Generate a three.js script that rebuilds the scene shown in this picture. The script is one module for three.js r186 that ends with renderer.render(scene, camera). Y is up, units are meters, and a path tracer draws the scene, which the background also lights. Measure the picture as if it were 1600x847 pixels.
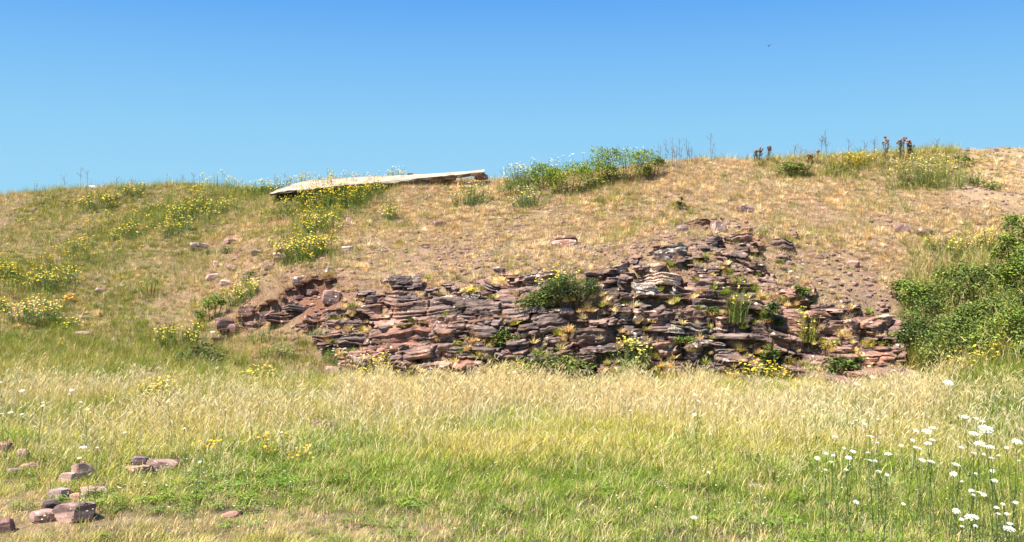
import * as THREE from 'three';
import { mergeGeometries, toCreasedNormals } from 'three/addons/utils/BufferGeometryUtils.js';

// ---------- camera, sky, sun, exposure ----------
const F = 1555, EYE = 1.65, HY = 423.5;                   // focal length in photograph pixels, eye height, horizon row
const scene = new THREE.Scene();
const camera = new THREE.PerspectiveCamera(2 * Math.atan(HY / F) * 180 / Math.PI, 1600 / 847, 0.1, 2000);
camera.position.set(0, EYE, 0); camera.lookAt(0, EYE, -1);
const renderer = new THREE.WebGLRenderer({ antialias: true });
renderer.toneMapping = THREE.LinearToneMapping;
renderer.toneMappingExposure = 2.05;
renderer.shadowMap.enabled = true;
{ // clear summer sky: only air, paler towards the horizon
  const W = 256, H = 512, data = new Float32Array(W * H * 4);
  const stops = [[-90, .15, .27, .36], [0, .175, .355, .455], [5, .165, .33, .455], [8, .142, .308, .455], [12, .098, .25, .452], [15.5, .058, .195, .44], [30, .03, .12, .33], [60, .017, .07, .22], [90, .012, .055, .18]];
  for (let r = 0; r < H; r++) {
    const e = ((r + .5) / H - .5) * 180;
    let k = 0; while (k < stops.length - 2 && stops[k + 1][0] < e) k++;
    const a = stops[k], b = stops[k + 1], t = (e - a[0]) / (b[0] - a[0]);
    for (let c = 0; c < W; c++) for (let i = 0; i < 4; i++) data[(r * W + c) * 4 + i] = i < 3 ? a[i + 1] + (b[i + 1] - a[i + 1]) * t : 1;
  }
  const sky = new THREE.DataTexture(data, W, H, THREE.RGBAFormat, THREE.FloatType);
  sky.mapping = THREE.EquirectangularReflectionMapping; sky.magFilter = THREE.LinearFilter; sky.needsUpdate = true;
  scene.background = sky; scene.environment = sky;
}
const sun = new THREE.DirectionalLight(new THREE.Color().setRGB(1, .925, .79), 5);
sun.position.set(-19, 40, -6); sun.target.position.set(0, 1, -17);
sun.castShadow = true; sun.shadow.mapSize.set(4096, 4096);
Object.assign(sun.shadow.camera, { left: -22, right: 22, top: 22, bottom: -22, near: 1, far: 120 });
scene.add(sun, sun.target);

// ---------- random numbers and noise ----------
function rng(seed) { let a = seed >>> 0; return () => { a = (a + 0x6D2B79F5) | 0; let t = Math.imul(a ^ (a >>> 15), 1 | a); t = (t + Math.imul(t ^ (t >>> 7), 61 | t)) ^ t; return ((t ^ (t >>> 14)) >>> 0) / 4294967296; }; }
const hash = (x, y, z = 0) => { let h = Math.imul(x, 374761393) + Math.imul(y, 668265263) + Math.imul(z, 2147483647 - 19) | 0; h = Math.imul(h ^ (h >>> 13), 1274126177); return ((h ^ (h >>> 16)) >>> 0) / 4294967296; };
const S = (t) => t * t * (3 - 2 * t), lerp = (a, b, t) => a + (b - a) * t, clamp = (v, a = 0, b = 1) => v < a ? a : v > b ? b : v;
const step = (v, a, b) => S(clamp((v - a) / (b - a)));
function n2(x, y, s = 0) { const i = Math.floor(x), j = Math.floor(y), u = S(x - i), v = S(y - j); return lerp(lerp(hash(i, j, s), hash(i + 1, j, s), u), lerp(hash(i, j + 1, s), hash(i + 1, j + 1, s), u), v) * 2 - 1; }
const pl = (x, s) => { const i = Math.floor(x); return lerp(hash(i, 5, s), hash(i + 1, 5, s), x - i) * 2 - 1; };   // a broken line
function n3(x, y, z) { const k = Math.floor(z), w = S(z - k); return lerp(n2(x, y, k * 131 + 7), n2(x, y, k * 131 + 138), w); }
function fbm(x, y, o = 4, s = 0) { let a = .5, t = 0; for (let i = 0; i < o; i++, a *= .5, x *= 2.03, y *= 2.03) t += a * n2(x + i * 17.3, y - i * 9.1, s + i); return t; }
const blob = (px, py, cx, cy, rx, ry) => Math.exp(-(((px - cx) / rx) ** 2) - ((py - cy) / ry) ** 2);

// ---------- scene bookkeeping ----------
const used = {};
const numbered = (name) => { const n = used[name] = (used[name] ?? -1) + 1; return n ? name + '_' + String(n).padStart(3, '0') : name; };
const shade = (m) => { m.castShadow = m.receiveShadow = true; return m; };
function part(name, g, m, parent) { const o = shade(new THREE.Mesh(g, m)); o.name = name; parent.add(o); return o; }
function tag(o, label, category, group, kind) { o.userData = { label, category }; if (group) o.userData.group = group; if (kind) o.userData.kind = kind; return o; }
function thing(name, label, category, p, turn = 0, group) { const o = new THREE.Group(); o.name = numbered(name); o.position.set(p.x, p.y, p.z); o.rotation.y = turn; tag(o, label, category, group); scene.add(o); return o; }

// ---------- the lie of the land: depth (m) and height (as a row of the survey) along rays fanned out from the viewpoint ----------
const bear = [
  [-300, [[6, 851], [10, 680], [13, 622], [15, 583], [18, 500], [22, 396], [25.5, 335]]],
  [0, [[6, 851], [10, 680], [13, 618], [15, 575], [18, 480], [22, 370], [25, 307]]],
  [300, [[6, 851], [10, 680], [13, 619], [15, 575], [17, 510], [20, 400], [23, 322], [24.5, 292]]],
  [500, [[6, 851], [10, 680], [13, 621], [14.5, 595], [15.2, 560], [16, 500], [16.8, 445], [19, 380], [22, 318], [23.5, 297]]],
  [700, [[6, 851], [10, 680], [13, 621], [14.5, 600], [14.95, 565], [15.45, 500], [16.3, 440], [18, 390], [21, 318], [23, 287]]],
  [900, [[6, 851], [10, 680], [13, 621], [14.5, 600], [14.85, 560], [15.3, 480], [16, 420], [18, 370], [21, 302], [22.5, 274]]],
  [1100, [[6, 851], [10, 680], [13, 621], [14.5, 600], [14.8, 560], [15.2, 470], [16, 402], [18, 345], [20.5, 285], [22, 253]]],
  [1300, [[6, 851], [10, 680], [13, 621], [14.3, 603], [14.65, 560], [15.2, 490], [16.2, 420], [18, 350], [20.5, 283], [22, 246]]],
  [1450, [[6, 851], [10, 680], [12.5, 627], [13.8, 600], [14.4, 560], [15.2, 500], [16.5, 420], [18, 350], [20.5, 277], [22.5, 238]]],
  [1600, [[6, 838], [8, 735], [10, 665], [11.5, 620], [13, 560], [14.4, 490], [16, 415], [18, 345], [21, 268], [24, 231]]],
  [1850, [[6, 815], [8, 710], [10, 635], [11.5, 585], [13, 530], [14.4, 465], [16, 395], [18, 330], [21, 260], [24, 227]]],
];
function pchip(xs, ys) { // monotone cubic through the points
  const n = xs.length, h = [], s = [], m = new Array(n);
  for (let i = 0; i < n - 1; i++) { h[i] = xs[i + 1] - xs[i]; s[i] = (ys[i + 1] - ys[i]) / h[i]; }
  m[0] = s[0]; m[n - 1] = s[n - 2];
  for (let i = 1; i < n - 1; i++) m[i] = s[i - 1] * s[i] <= 0 ? 0 : 3 * (h[i - 1] + h[i]) / ((2 * h[i] + h[i - 1]) / s[i - 1] + (h[i] + 2 * h[i - 1]) / s[i]);
  return (x) => {
    if (x <= xs[0]) return ys[0]; if (x >= xs[n - 1]) return ys[n - 1] + (x - xs[n - 1]) * m[n - 1];
    let i = 0; while (x > xs[i + 1]) i++;
    const t = (x - xs[i]) / h[i], t2 = t * t, t3 = t2 * t;
    return (2 * t3 - 3 * t2 + 1) * ys[i] + (t3 - 2 * t2 + t) * h[i] * m[i] + (3 * t2 - 2 * t3) * ys[i + 1] + (t3 - t2) * h[i] * m[i + 1];
  };
}
const GX0 = -900, GXN = 160, GXS = 25, GDN = 500, GDS = .1, HG = new Float32Array(GXN * GDN);
{
  const curves = bear.map(([, pts]) => { const hs = pts.map(([d, py]) => EYE + (HY - py) / F * d), L = pts.length - 1; return pchip([0, 4.5, ...pts.map((p) => p[0]), pts[L][0] + 3, pts[L][0] + 36], [0, 0, ...hs, hs[L] - .12, hs[L] - 3.4]); });
  for (let j = 0; j < GDN; j++) { const c = pchip([-700, ...bear.map((b) => b[0]), 2600], [curves[0], ...curves, curves[curves.length - 1]].map((f) => f(j * GDS))); for (let i = 0; i < GXN; i++) HG[i * GDN + j] = c(GX0 + i * GXS); }
}
function hSmooth(px, d) { const u = clamp((px - GX0) / GXS, 0, GXN - 1.001), v = clamp(d / GDS, 0, GDN - 1.001), i = u | 0, j = v | 0, a = u - i, b = v - j, k = i * GDN + j; return lerp(lerp(HG[k], HG[k + GDN], a), lerp(HG[k + 1], HG[k + GDN + 1], a), b); }
const pxOf = (x, d) => 800 + F * x / Math.max(d, 4.5);
let lip = null;                                           // the torn edge of the turf above the dug hollow, as [x, d] points
function height(x, d) {
  const px = pxOf(x, d), h = hSmooth(px, d), hill = step(d, 14, 17);
  let y = h + (.025 + .03 * hill) * fbm(x * .9, d * .9, 3, 3) * 2 + .014 * n2(x * 4.1, d * 4.1, 5) * (1 + hill) + .05 * hill * n2(x * .45, d * .45, 9);
  if (lip) { const w = step(x, lip[0][0] - .1, lip[0][0] + .35) * (1 - step(x, lip[lip.length - 1][0] - .3, lip[lip.length - 1][0] + .2)); if (w > 0) { const e = lipDepth(x) - d; if (e > -.05) y -= w * .3 * step(e, -.05, .04) * Math.exp(-Math.max(0, e) / .55); } }
  return y;
}
function lipDepth(x) { let i = 0; while (i < lip.length - 2 && x > lip[i + 1][0]) i++; return lerp(lip[i][1], lip[i + 1][1], clamp((x - lip[i][0]) / (lip[i + 1][0] - lip[i][0]))) + .13 * n2(x * 3.3, 2.2, 4) + .1 * n2(x * 9, 1.2, 6); }
function ground(px, py, up = 0, from = 4.6) { // the point of the land seen in that direction (up metres above it)
  let best = null, bestGap = 1e9; const a = (px - 800) / F, b = (HY - py) / F;
  for (let d = from; d < 27; d += .02) { const gap = EYE + b * d - (height(a * d, d) + up); if (gap <= 0) return { x: a * d, y: height(a * d, d), z: -d, d }; if (gap < bestGap) { bestGap = gap; best = d; } }
  return { x: a * best, y: height(a * best, best), z: -best, d: best };
}
const rowOf = (y, d) => HY - (y - EYE) / d * F;
const lipPts = [[335, 528], [372, 496], [420, 473], [468, 447], [505, 437], [522, 440]].map(([px, py]) => { const p = ground(px, py); return [p.x, p.d]; });
lip = lipPts;
const polyIn = (poly, x, y) => { let c = false; for (let i = 0, j = poly.length - 1; i < poly.length; j = i++) if ((poly[i][1] > y) !== (poly[j][1] > y) && x < (poly[j][0] - poly[i][0]) * (y - poly[i][1]) / (poly[j][1] - poly[i][1]) + poly[i][0]) c = !c; return c; };
const rockPoly = [[525, 470], [545, 450], [640, 442], [720, 430], [765, 420], [775, 408], [830, 404], [895, 436], [945, 425], [960, 395], [1000, 372], [1080, 368], [1105, 342], [1240, 368], [1250, 420], [1290, 462], [1400, 488], [1422, 540], [1410, 612], [1000, 615], [600, 615], [585, 575], [520, 548], [500, 510]];
function polyDist(poly, x, y) { let m = 1e9; for (let i = 0, j = poly.length - 1; i < poly.length; j = i++) { const ax = poly[j][0], ay = poly[j][1], bx = poly[i][0] - ax, by = poly[i][1] - ay, t = clamp(((x - ax) * bx + (y - ay) * by) / (bx * bx + by * by)); m = Math.min(m, Math.hypot(x - ax - bx * t, y - ay - by * t)); } return polyIn(poly, x, y) ? m : -m; }
// how much the bedrock is laid bare (0..1), looked up by bearing and by elevation
function bare(px, py) { const w = 22 * n2(px * .021, py * .03, 21) + 12 * n2(px * .06, py * .09, 22); let m = step(polyDist(rockPoly, px, py) + w * .8, -6, 14); const low = step(py + w, 412, 458), bit = step(n2(px * .045, py * .11, 23) + .5 * n2(px * .11, py * .24, 24), -.02, .34); return clamp(m * lerp(.75 * bit, lerp(.35, 1, step(n2(px * .03, py * .055, 25) + .5 * n2(px * .09, py * .14, 26), -.62, -.36)), low)); }
const MS = 3, MW = 340, MH = 105, MASK = new Float32Array(MW * MH); for (let i = 0; i < MW; i++) for (let j = 0; j < MH; j++) MASK[i * MH + j] = bare(450 + i * MS, 320 + j * MS);
function rocky(px, py) { const i = Math.floor((px - 450) / MS), j = Math.floor((py - 320) / MS); return i < 0 || j < 0 || i >= MW || j >= MH ? 0 : MASK[i * MH + j]; }

// ---------- textures ----------
const toS = (v) => 255 * (v <= .0031308 ? v * 12.92 : 1.055 * Math.pow(v, 1 / 2.4) - .055);
function texture(W, H, fn, rep, srgb = true) {
  const d = new Uint8Array(W * H * 4);
  for (let j = 0; j < H; j++) for (let i = 0; i < W; i++) { const c = fn(i / W, j / H), k = (j * W + i) * 4; for (let q = 0; q < 3; q++) d[k + q] = clamp(srgb ? toS(c[q]) : c[q] * 255, 0, 255); d[k + 3] = 255; }
  const t = new THREE.DataTexture(d, W, H); t.wrapS = t.wrapT = THREE.RepeatWrapping; t.magFilter = THREE.LinearFilter; t.minFilter = THREE.LinearMipmapLinearFilter; t.generateMipmaps = true;
  if (srgb) t.colorSpace = THREE.SRGBColorSpace; t.repeat.set(rep[0], rep[1]); t.needsUpdate = true; return t;
}
// tiling noise: value noise whose lattice wraps after n cells
const tn = (u, v, nx, ny, s) => { const x = u * nx, y = v * ny, i = Math.floor(x), j = Math.floor(y), a = S(x - i), b = S(y - j), m = (p, n) => ((p % n) + n) % n, i0 = m(i, nx), i1 = m(i + 1, nx), j0 = m(j, ny), j1 = m(j + 1, ny); return lerp(lerp(hash(i0, j0, s), hash(i1, j0, s), a), lerp(hash(i0, j1, s), hash(i1, j1, s), a), b); };
const tf = (u, v, nx, ny, s, o = 4) => { let a = .5, t = 0, w = 0; for (let i = 0; i < o; i++, a *= .55, nx *= 2, ny *= 2) { t += a * tn(u, v, nx, ny, s + i); w += a; } return t / w; };
const rockBump = (u, v) => { const wv = v + .02 * tf(u, v, 5, 5, 41, 3); const lam = tf(u, wv, 5, 46, 42, 4), cr = Math.abs(tf(u, wv, 4, 22, 47, 4) - .5); return .5 * lam + .3 * tf(u, v, 30, 50, 43, 3) + .2 * clamp(cr * 14); };
const B_ROCK = texture(1024, 1024, (u, v) => { const b = rockBump(u, v); return [b, b, b]; }, [.5, .5], false);
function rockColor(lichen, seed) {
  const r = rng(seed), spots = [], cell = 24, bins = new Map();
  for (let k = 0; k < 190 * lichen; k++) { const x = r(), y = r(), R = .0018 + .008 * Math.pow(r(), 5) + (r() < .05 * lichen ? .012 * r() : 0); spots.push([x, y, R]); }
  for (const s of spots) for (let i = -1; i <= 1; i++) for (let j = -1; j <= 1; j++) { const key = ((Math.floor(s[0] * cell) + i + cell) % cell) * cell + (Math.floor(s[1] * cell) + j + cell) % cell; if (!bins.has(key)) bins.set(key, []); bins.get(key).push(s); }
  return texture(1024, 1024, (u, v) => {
    const wv = v + .02 * tf(u, v, 5, 5, 41, 3), lam = .5 + 1.5 * (tf(u, wv, 5, 56, 51 + seed, 4) - .5), mot = tf(u, v, 9, 12, 61 + seed, 4), grain = tf(u, v, 180, 180, 71, 2);  // lam: mineral bands, with crack shadow painted into their dark lines
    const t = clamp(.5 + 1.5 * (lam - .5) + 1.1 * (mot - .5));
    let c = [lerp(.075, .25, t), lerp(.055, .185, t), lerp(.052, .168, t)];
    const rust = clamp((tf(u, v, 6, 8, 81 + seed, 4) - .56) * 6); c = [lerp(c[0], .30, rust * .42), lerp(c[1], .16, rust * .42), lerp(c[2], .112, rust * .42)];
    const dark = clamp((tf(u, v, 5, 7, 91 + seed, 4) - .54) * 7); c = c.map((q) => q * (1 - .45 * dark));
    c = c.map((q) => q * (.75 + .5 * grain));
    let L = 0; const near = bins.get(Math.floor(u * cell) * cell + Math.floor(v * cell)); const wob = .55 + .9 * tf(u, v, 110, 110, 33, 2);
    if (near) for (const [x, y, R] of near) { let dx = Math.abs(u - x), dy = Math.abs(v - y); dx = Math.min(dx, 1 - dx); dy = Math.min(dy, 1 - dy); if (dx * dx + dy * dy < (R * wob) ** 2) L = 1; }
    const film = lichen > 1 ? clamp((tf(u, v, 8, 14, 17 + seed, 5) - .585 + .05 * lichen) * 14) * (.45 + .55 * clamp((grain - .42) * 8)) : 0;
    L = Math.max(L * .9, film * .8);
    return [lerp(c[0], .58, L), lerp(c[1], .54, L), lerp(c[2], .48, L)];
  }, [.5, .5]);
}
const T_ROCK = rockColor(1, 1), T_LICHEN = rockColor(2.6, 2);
const T_SOIL = texture(1024, 1024, (u, v) => {
  const a = tf(u, v, 10, 10, 5, 5), f = tf(u, v, 120, 120, 6, 3), litter = clamp((tf(u, v, 60, 26, 8, 3) - .5) * 7), peb = clamp((tf(u, v, 70, 70, 9, 2) - .62) * 14);
  const k = .55 + .5 * a + .45 * (f - .5) * 2; let c = [k, k * .97, k * .95];
  c = [lerp(c[0], 1.25, litter * .35), lerp(c[1], 1.2, litter * .35), lerp(c[2], 1.0, litter * .35)];
  return c.map((q) => lerp(q, .78, peb * .5) * .8);
}, [.5, .5]);
const B_SOIL = texture(1024, 1024, (u, v) => { const b = .5 * tf(u, v, 16, 16, 5, 5) + .5 * tf(u, v, 90, 90, 6, 3); return [b, b, b]; }, [.5, .5], false);
const M = {
  ground: new THREE.MeshStandardMaterial({ map: T_SOIL, bumpMap: B_SOIL, bumpScale: .03, roughness: 1, vertexColors: true }),
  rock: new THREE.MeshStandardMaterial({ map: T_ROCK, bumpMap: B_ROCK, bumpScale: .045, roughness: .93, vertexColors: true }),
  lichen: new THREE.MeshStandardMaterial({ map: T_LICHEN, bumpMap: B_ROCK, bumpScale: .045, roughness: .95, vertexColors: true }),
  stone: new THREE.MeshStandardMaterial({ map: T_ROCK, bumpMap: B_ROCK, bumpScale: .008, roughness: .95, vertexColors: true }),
  grass: new THREE.MeshPhysicalMaterial({ roughness: .85, vertexColors: true, side: THREE.DoubleSide, transmission: .22, thickness: 0, specularIntensity: .25 }),
  leaf: new THREE.MeshPhysicalMaterial({ roughness: .7, vertexColors: true, side: THREE.DoubleSide, transmission: .3, thickness: 0, specularIntensity: .4 }),
  petal: new THREE.MeshStandardMaterial({ roughness: .9, vertexColors: true, side: THREE.DoubleSide }),
  twig: new THREE.MeshStandardMaterial({ roughness: .9, vertexColors: true, side: THREE.DoubleSide }),
};

// ---------- mesh buffers ----------
class MB {
  constructor() { this.p = []; this.c = []; this.i = []; }
  get n() { return this.p.length / 3; }
  v(x, y, z, c) { this.p.push(x, y, z); this.c.push(c[0], c[1], c[2]); return this.p.length / 3 - 1; }
  tri(a, b, c) { this.i.push(a, b, c); }
  geo(smooth = true) { let g = new THREE.BufferGeometry(); g.setAttribute('position', new THREE.Float32BufferAttribute(this.p, 3)); g.setAttribute('color', new THREE.Float32BufferAttribute(this.c, 3)); g.setIndex(this.i); if (!smooth) g = g.toNonIndexed(); g.computeVertexNormals(); return g; }
  // a blade or ribbon: from (x,y,z), h long, leaning by bend towards angle phi
  blade(x, y, z, h, w, phi, bend, c, segs = 3, rise = 1, taper = 1.3) {
    const dx = Math.cos(phi), dz = Math.sin(phi), tw = phi + 1.2, sx = Math.cos(tw), sz = Math.sin(tw); let a = -1, b = -1;
    for (let k = 0; k <= segs; k++) { const t = k / segs, o = bend * h * t * t, X = x + dx * o, Z = z + dz * o, Y = y + h * rise * t * (1 - .35 * Math.min(bend, 1.4) * t), q = w * .5 * (1 - Math.pow(t, taper));
      if (k === segs) { const e = this.v(X, Y, Z, c); this.tri(a, b, e); return [X, Y, Z]; }
      const l = this.v(X - sx * q, Y, Z - sz * q, c), r = this.v(X + sx * q, Y, Z + sz * q, c); if (k) { this.tri(a, b, r); this.tri(a, r, l); } a = l; b = r; }
  }
  rod(A, B, r0, r1, c, sides = 3) {
    const d = [B[0] - A[0], B[1] - A[1], B[2] - A[2]], L = Math.hypot(...d) || 1, u = d.map((q) => q / L), s = Math.abs(u[1]) > .9 ? [1, 0, 0] : [0, 1, 0];
    let e = [u[1] * s[2] - u[2] * s[1], u[2] * s[0] - u[0] * s[2], u[0] * s[1] - u[1] * s[0]]; const el = Math.hypot(...e); e = e.map((q) => q / el); const f = [u[1] * e[2] - u[2] * e[1], u[2] * e[0] - u[0] * e[2], u[0] * e[1] - u[1] * e[0]], n = this.n;
    for (let k = 0; k < sides; k++) { const t = k / sides * 6.2832, C = Math.cos(t), Sn = Math.sin(t); this.v(...[0, 1, 2].map((q) => A[q] + (e[q] * C + f[q] * Sn) * r0), c); this.v(...[0, 1, 2].map((q) => B[q] + (e[q] * C + f[q] * Sn) * r1), c); }
    for (let k = 0; k < sides; k++) { const a = n + 2 * k, b = n + 2 * ((k + 1) % sides); this.tri(a, b, a + 1); this.tri(b, b + 1, a + 1); }
  }
  // a folded leaf along direction d (unit), lying roughly in the plane whose normal is near nrm
  leaf(P, d, nrm, L, W, c, fold = .25) {
    let s = [d[1] * nrm[2] - d[2] * nrm[1], d[2] * nrm[0] - d[0] * nrm[2], d[0] * nrm[1] - d[1] * nrm[0]]; const l = Math.hypot(...s) || 1; s = s.map((q) => q / l);
    const n = [s[1] * d[2] - s[2] * d[1], s[2] * d[0] - s[0] * d[2], s[0] * d[1] - s[1] * d[0]], at = (a, b, h) => [0, 1, 2].map((q) => P[q] + d[q] * a * L + s[q] * b * W + n[q] * h * W);
    const A = this.v(...P, c), T = this.v(...at(1, 0, -.25), c), l1 = this.v(...at(.42, .5, fold), c), r1 = this.v(...at(.42, -.5, fold), c), m = this.v(...at(.5, 0, 0), c);
    this.tri(A, m, l1); this.tri(m, T, l1); this.tri(A, r1, m); this.tri(m, r1, T);
  }
  disc(P, nrm, R, c, sides = 6, dome = .3) {
    const s0 = Math.abs(nrm[1]) > .9 ? [1, 0, 0] : [0, 1, 0]; let e = [nrm[1] * s0[2] - nrm[2] * s0[1], nrm[2] * s0[0] - nrm[0] * s0[2], nrm[0] * s0[1] - nrm[1] * s0[0]]; const el = Math.hypot(...e); e = e.map((q) => q / el);
    const f = [nrm[1] * e[2] - nrm[2] * e[1], nrm[2] * e[0] - nrm[0] * e[2], nrm[0] * e[1] - nrm[1] * e[0]], o = this.v(...[0, 1, 2].map((q) => P[q] + nrm[q] * R * dome), c), n = this.n;
    for (let k = 0; k < sides; k++) { const t = k / sides * 6.2832, rr = R * (k % 2 ? .8 : 1.08); this.v(...[0, 1, 2].map((q) => P[q] + (e[q] * Math.cos(t) + f[q] * Math.sin(t)) * rr), c); }
    for (let k = 0; k < sides; k++) this.tri(o, n + k, n + (k + 1) % sides);
  }
}
const vary = (c, r, a = .25) => { const k = 1 + (r() - .5) * 2 * a, h = (r() - .5) * a * .5; return [c[0] * k * (1 + h), c[1] * k, c[2] * k * (1 - h)]; };
const mixc = (a, b, t) => [lerp(a[0], b[0], t), lerp(a[1], b[1], t), lerp(a[2], b[2], t)];
// a foothold for a plant: on the land, or out on the ledge where the rock stands proud of it
function root(px, py) { const p = ground(px, py), k = rocky(px, py); if (k > .2) { const d = p.d - .24; p.x *= d / p.d; p.d = d; p.z = -d; p.y = EYE + (HY - py) / F * d; } return p; }
const norm = (v) => { const l = Math.hypot(...v) || 1; return v.map((q) => q / l); };

// ---------- the setting: one sheet of ground ----------
const seen = (x, d) => { const px = pxOf(x, d), y = height(x, d); return [px, rowOf(y, d), y]; };
const pathM = (px, py) => step(px + 18 * n2(px * .02, py * .04, 61), 1478, 1530) * (1 - step(py, 300, 345));
function groundTone(x, d, px, py) {
  const hill = step(d, 14.2, 16), A = fbm(x * .8, d * .8, 4, 70), B = fbm(x * 2.6, d * 2.6, 3, 75), green = clamp(step(420 - px, -80, 240) + .8 * step(px, 1390, 1480) * step(py, 330, 420) + A);
  let c = mixc([.37, .26, .165], [.38, .245, .18], clamp(.5 + 1.6 * B + rocky(px, py)));
  c = mixc(c, [.24, .2, .09], .75 * clamp(green));
  c = mixc(c, [.5, .36, .225], pathM(px, py) * .9);
  const pit = blob(px, py, 490, 470, 55, 35); c = mixc(c, [.27, .125, .075], clamp(1.2 * pit));
  const worn = clamp(blob(px, py, 330, 815, 260, 30) + blob(px, py, 40, 800, 90, 60) + blob(px, py, 620, 835, 120, 30) + B * .8 - .25);
  const m = mixc([.11, .1, .04], [.33, .235, .135], worn);
  return mixc(m, c, hill);
}
{
  const xs = [], zs = [];
  for (const v of [-900, -500, -300, -180, -110, -70, -45, -30, -22]) xs.push(v); for (let v = -17; v <= 17.001; v += .075) xs.push(v); for (const v of [22, 30, 45, 70, 110, 180, 300, 500, 900]) xs.push(v);
  for (const v of [300, 150, 80, 40, 20, 10, 5, 0, -2, -3.2]) zs.push(v); for (let v = -4; v >= -27.5; v -= .075) zs.push(v); for (const v of [-28.5, -30, -33, -38, -46, -60, -80, -120, -200, -350, -600, -1000]) zs.push(v);
  const W = xs.length, H = zs.length, p = new Float32Array(W * H * 3), c = new Float32Array(W * H * 3), uv = new Float32Array(W * H * 2), ix = [];
  for (let j = 0; j < H; j++) for (let i = 0; i < W; i++) {
    const x = xs[i], d = -zs[j], k = j * W + i, [px, py, y] = d > 0 ? seen(x, d) : [800, 900, 0];
    p.set([x, Math.max(y, -9), zs[j]], 3 * k); c.set(groundTone(x, Math.max(d, 0), px, py), 3 * k); uv.set([x, zs[j]], 2 * k);
    if (i && j) ix.push(k - W - 1, k - W, k - 1, k - W, k, k - 1);
  }
  const g = new THREE.BufferGeometry(); g.setAttribute('position', new THREE.BufferAttribute(p, 3)); g.setAttribute('color', new THREE.BufferAttribute(c, 3)); g.setAttribute('uv', new THREE.BufferAttribute(uv, 2)); g.setIndex(ix); g.computeVertexNormals();
  if (g.attributes.normal.getY(5000) < 0) { for (let k = 0; k < ix.length; k += 3) [ix[k], ix[k + 1]] = [ix[k + 1], ix[k]]; g.setIndex(ix); g.computeVertexNormals(); }
  const o = part('hillside', g, M.ground, scene); tag(o, 'grassy bank rising behind a level meadow, dry soil and litter', 'ground', null, 'structure');
}

// ---------- the rock outcrop ----------
const beds = [0]; { const r = rng(11); while (beds[beds.length - 1] < 3.6) beds.push(beds[beds.length - 1] + (r() < .36 ? .15 + .17 * r() : .045 + .08 * r())); }
// beds swell and dip and are offset along a few steep joints
const fault = (x) => { const i = Math.floor(x * 1.15 + .4 * n2(x * .8, 0, 29)); return .13 * (hash(i, 4, 27) - .5); };
const bedWarp = (x) => .2 * n2(x * .42, 3.3, 31) + .07 * n2(x * 1.1, 8.1, 32) + .03 * pl(x * 2.7, 30) + fault(x) - .012 * x + .04 * step(x, 2.4, 3.4);
const bedOf = (y) => { let i = 0; while (i < beds.length - 2 && y >= beds[i + 1]) i++; return i; };
function depthAt(x, y, from = 13.4) { let d = from; while (d < 23 && height(x, d) < y) d += .05; let a = d - .05, b = d; for (let k = 0; k < 5; k++) { const m = (a + b) / 2; if (height(x, m) < y) a = m; else b = m; } return b; }
const hollows = [[602, 476, 12, 22, 1], [722, 530, 16, 16, 1], [865, 505, 24, 8, .9], [930, 552, 34, 14, 1], [1168, 545, 26, 9, .8], [1015, 470, 40, 6, .7], [920, 470, 18, 16, .9], [1345, 540, 14, 12, .8], [540, 475, 20, 10, .7], [1270, 540, 16, 10, .7], [830, 540, 20, 14, .5], [1375, 505, 14, 10, .8], [1040, 545, 26, 8, .7], [660, 585, 30, 10, .6], [1120, 590, 40, 8, .7]];
function tileUV(g, k = 1, ox = 0, oy = 0, flat = 1) { // box mapping in metres
  const p = g.attributes.position, n = g.attributes.normal, uv = new Float32Array(p.count * 2);
  for (let i = 0; i < p.count; i++) { const ax = Math.abs(n.getX(i)), ay = Math.abs(n.getY(i)), az = Math.abs(n.getZ(i)); uv[2 * i] = (ax > az && ax > ay ? p.getZ(i) : p.getX(i)) * k + ox; uv[2 * i + 1] = (ay > az && ay > ax ? p.getZ(i) : p.getY(i) * flat) * k + oy; }
  g.setAttribute('uv', new THREE.BufferAttribute(uv, 2)); return g;
}
function paint(g, fn) { const p = g.attributes.position, c = new Float32Array(p.count * 3); for (let i = 0; i < p.count; i++) c.set(fn(p.getX(i), p.getY(i), p.getZ(i)), 3 * i); g.setAttribute('color', new THREE.BufferAttribute(c, 3)); return g; }
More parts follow.
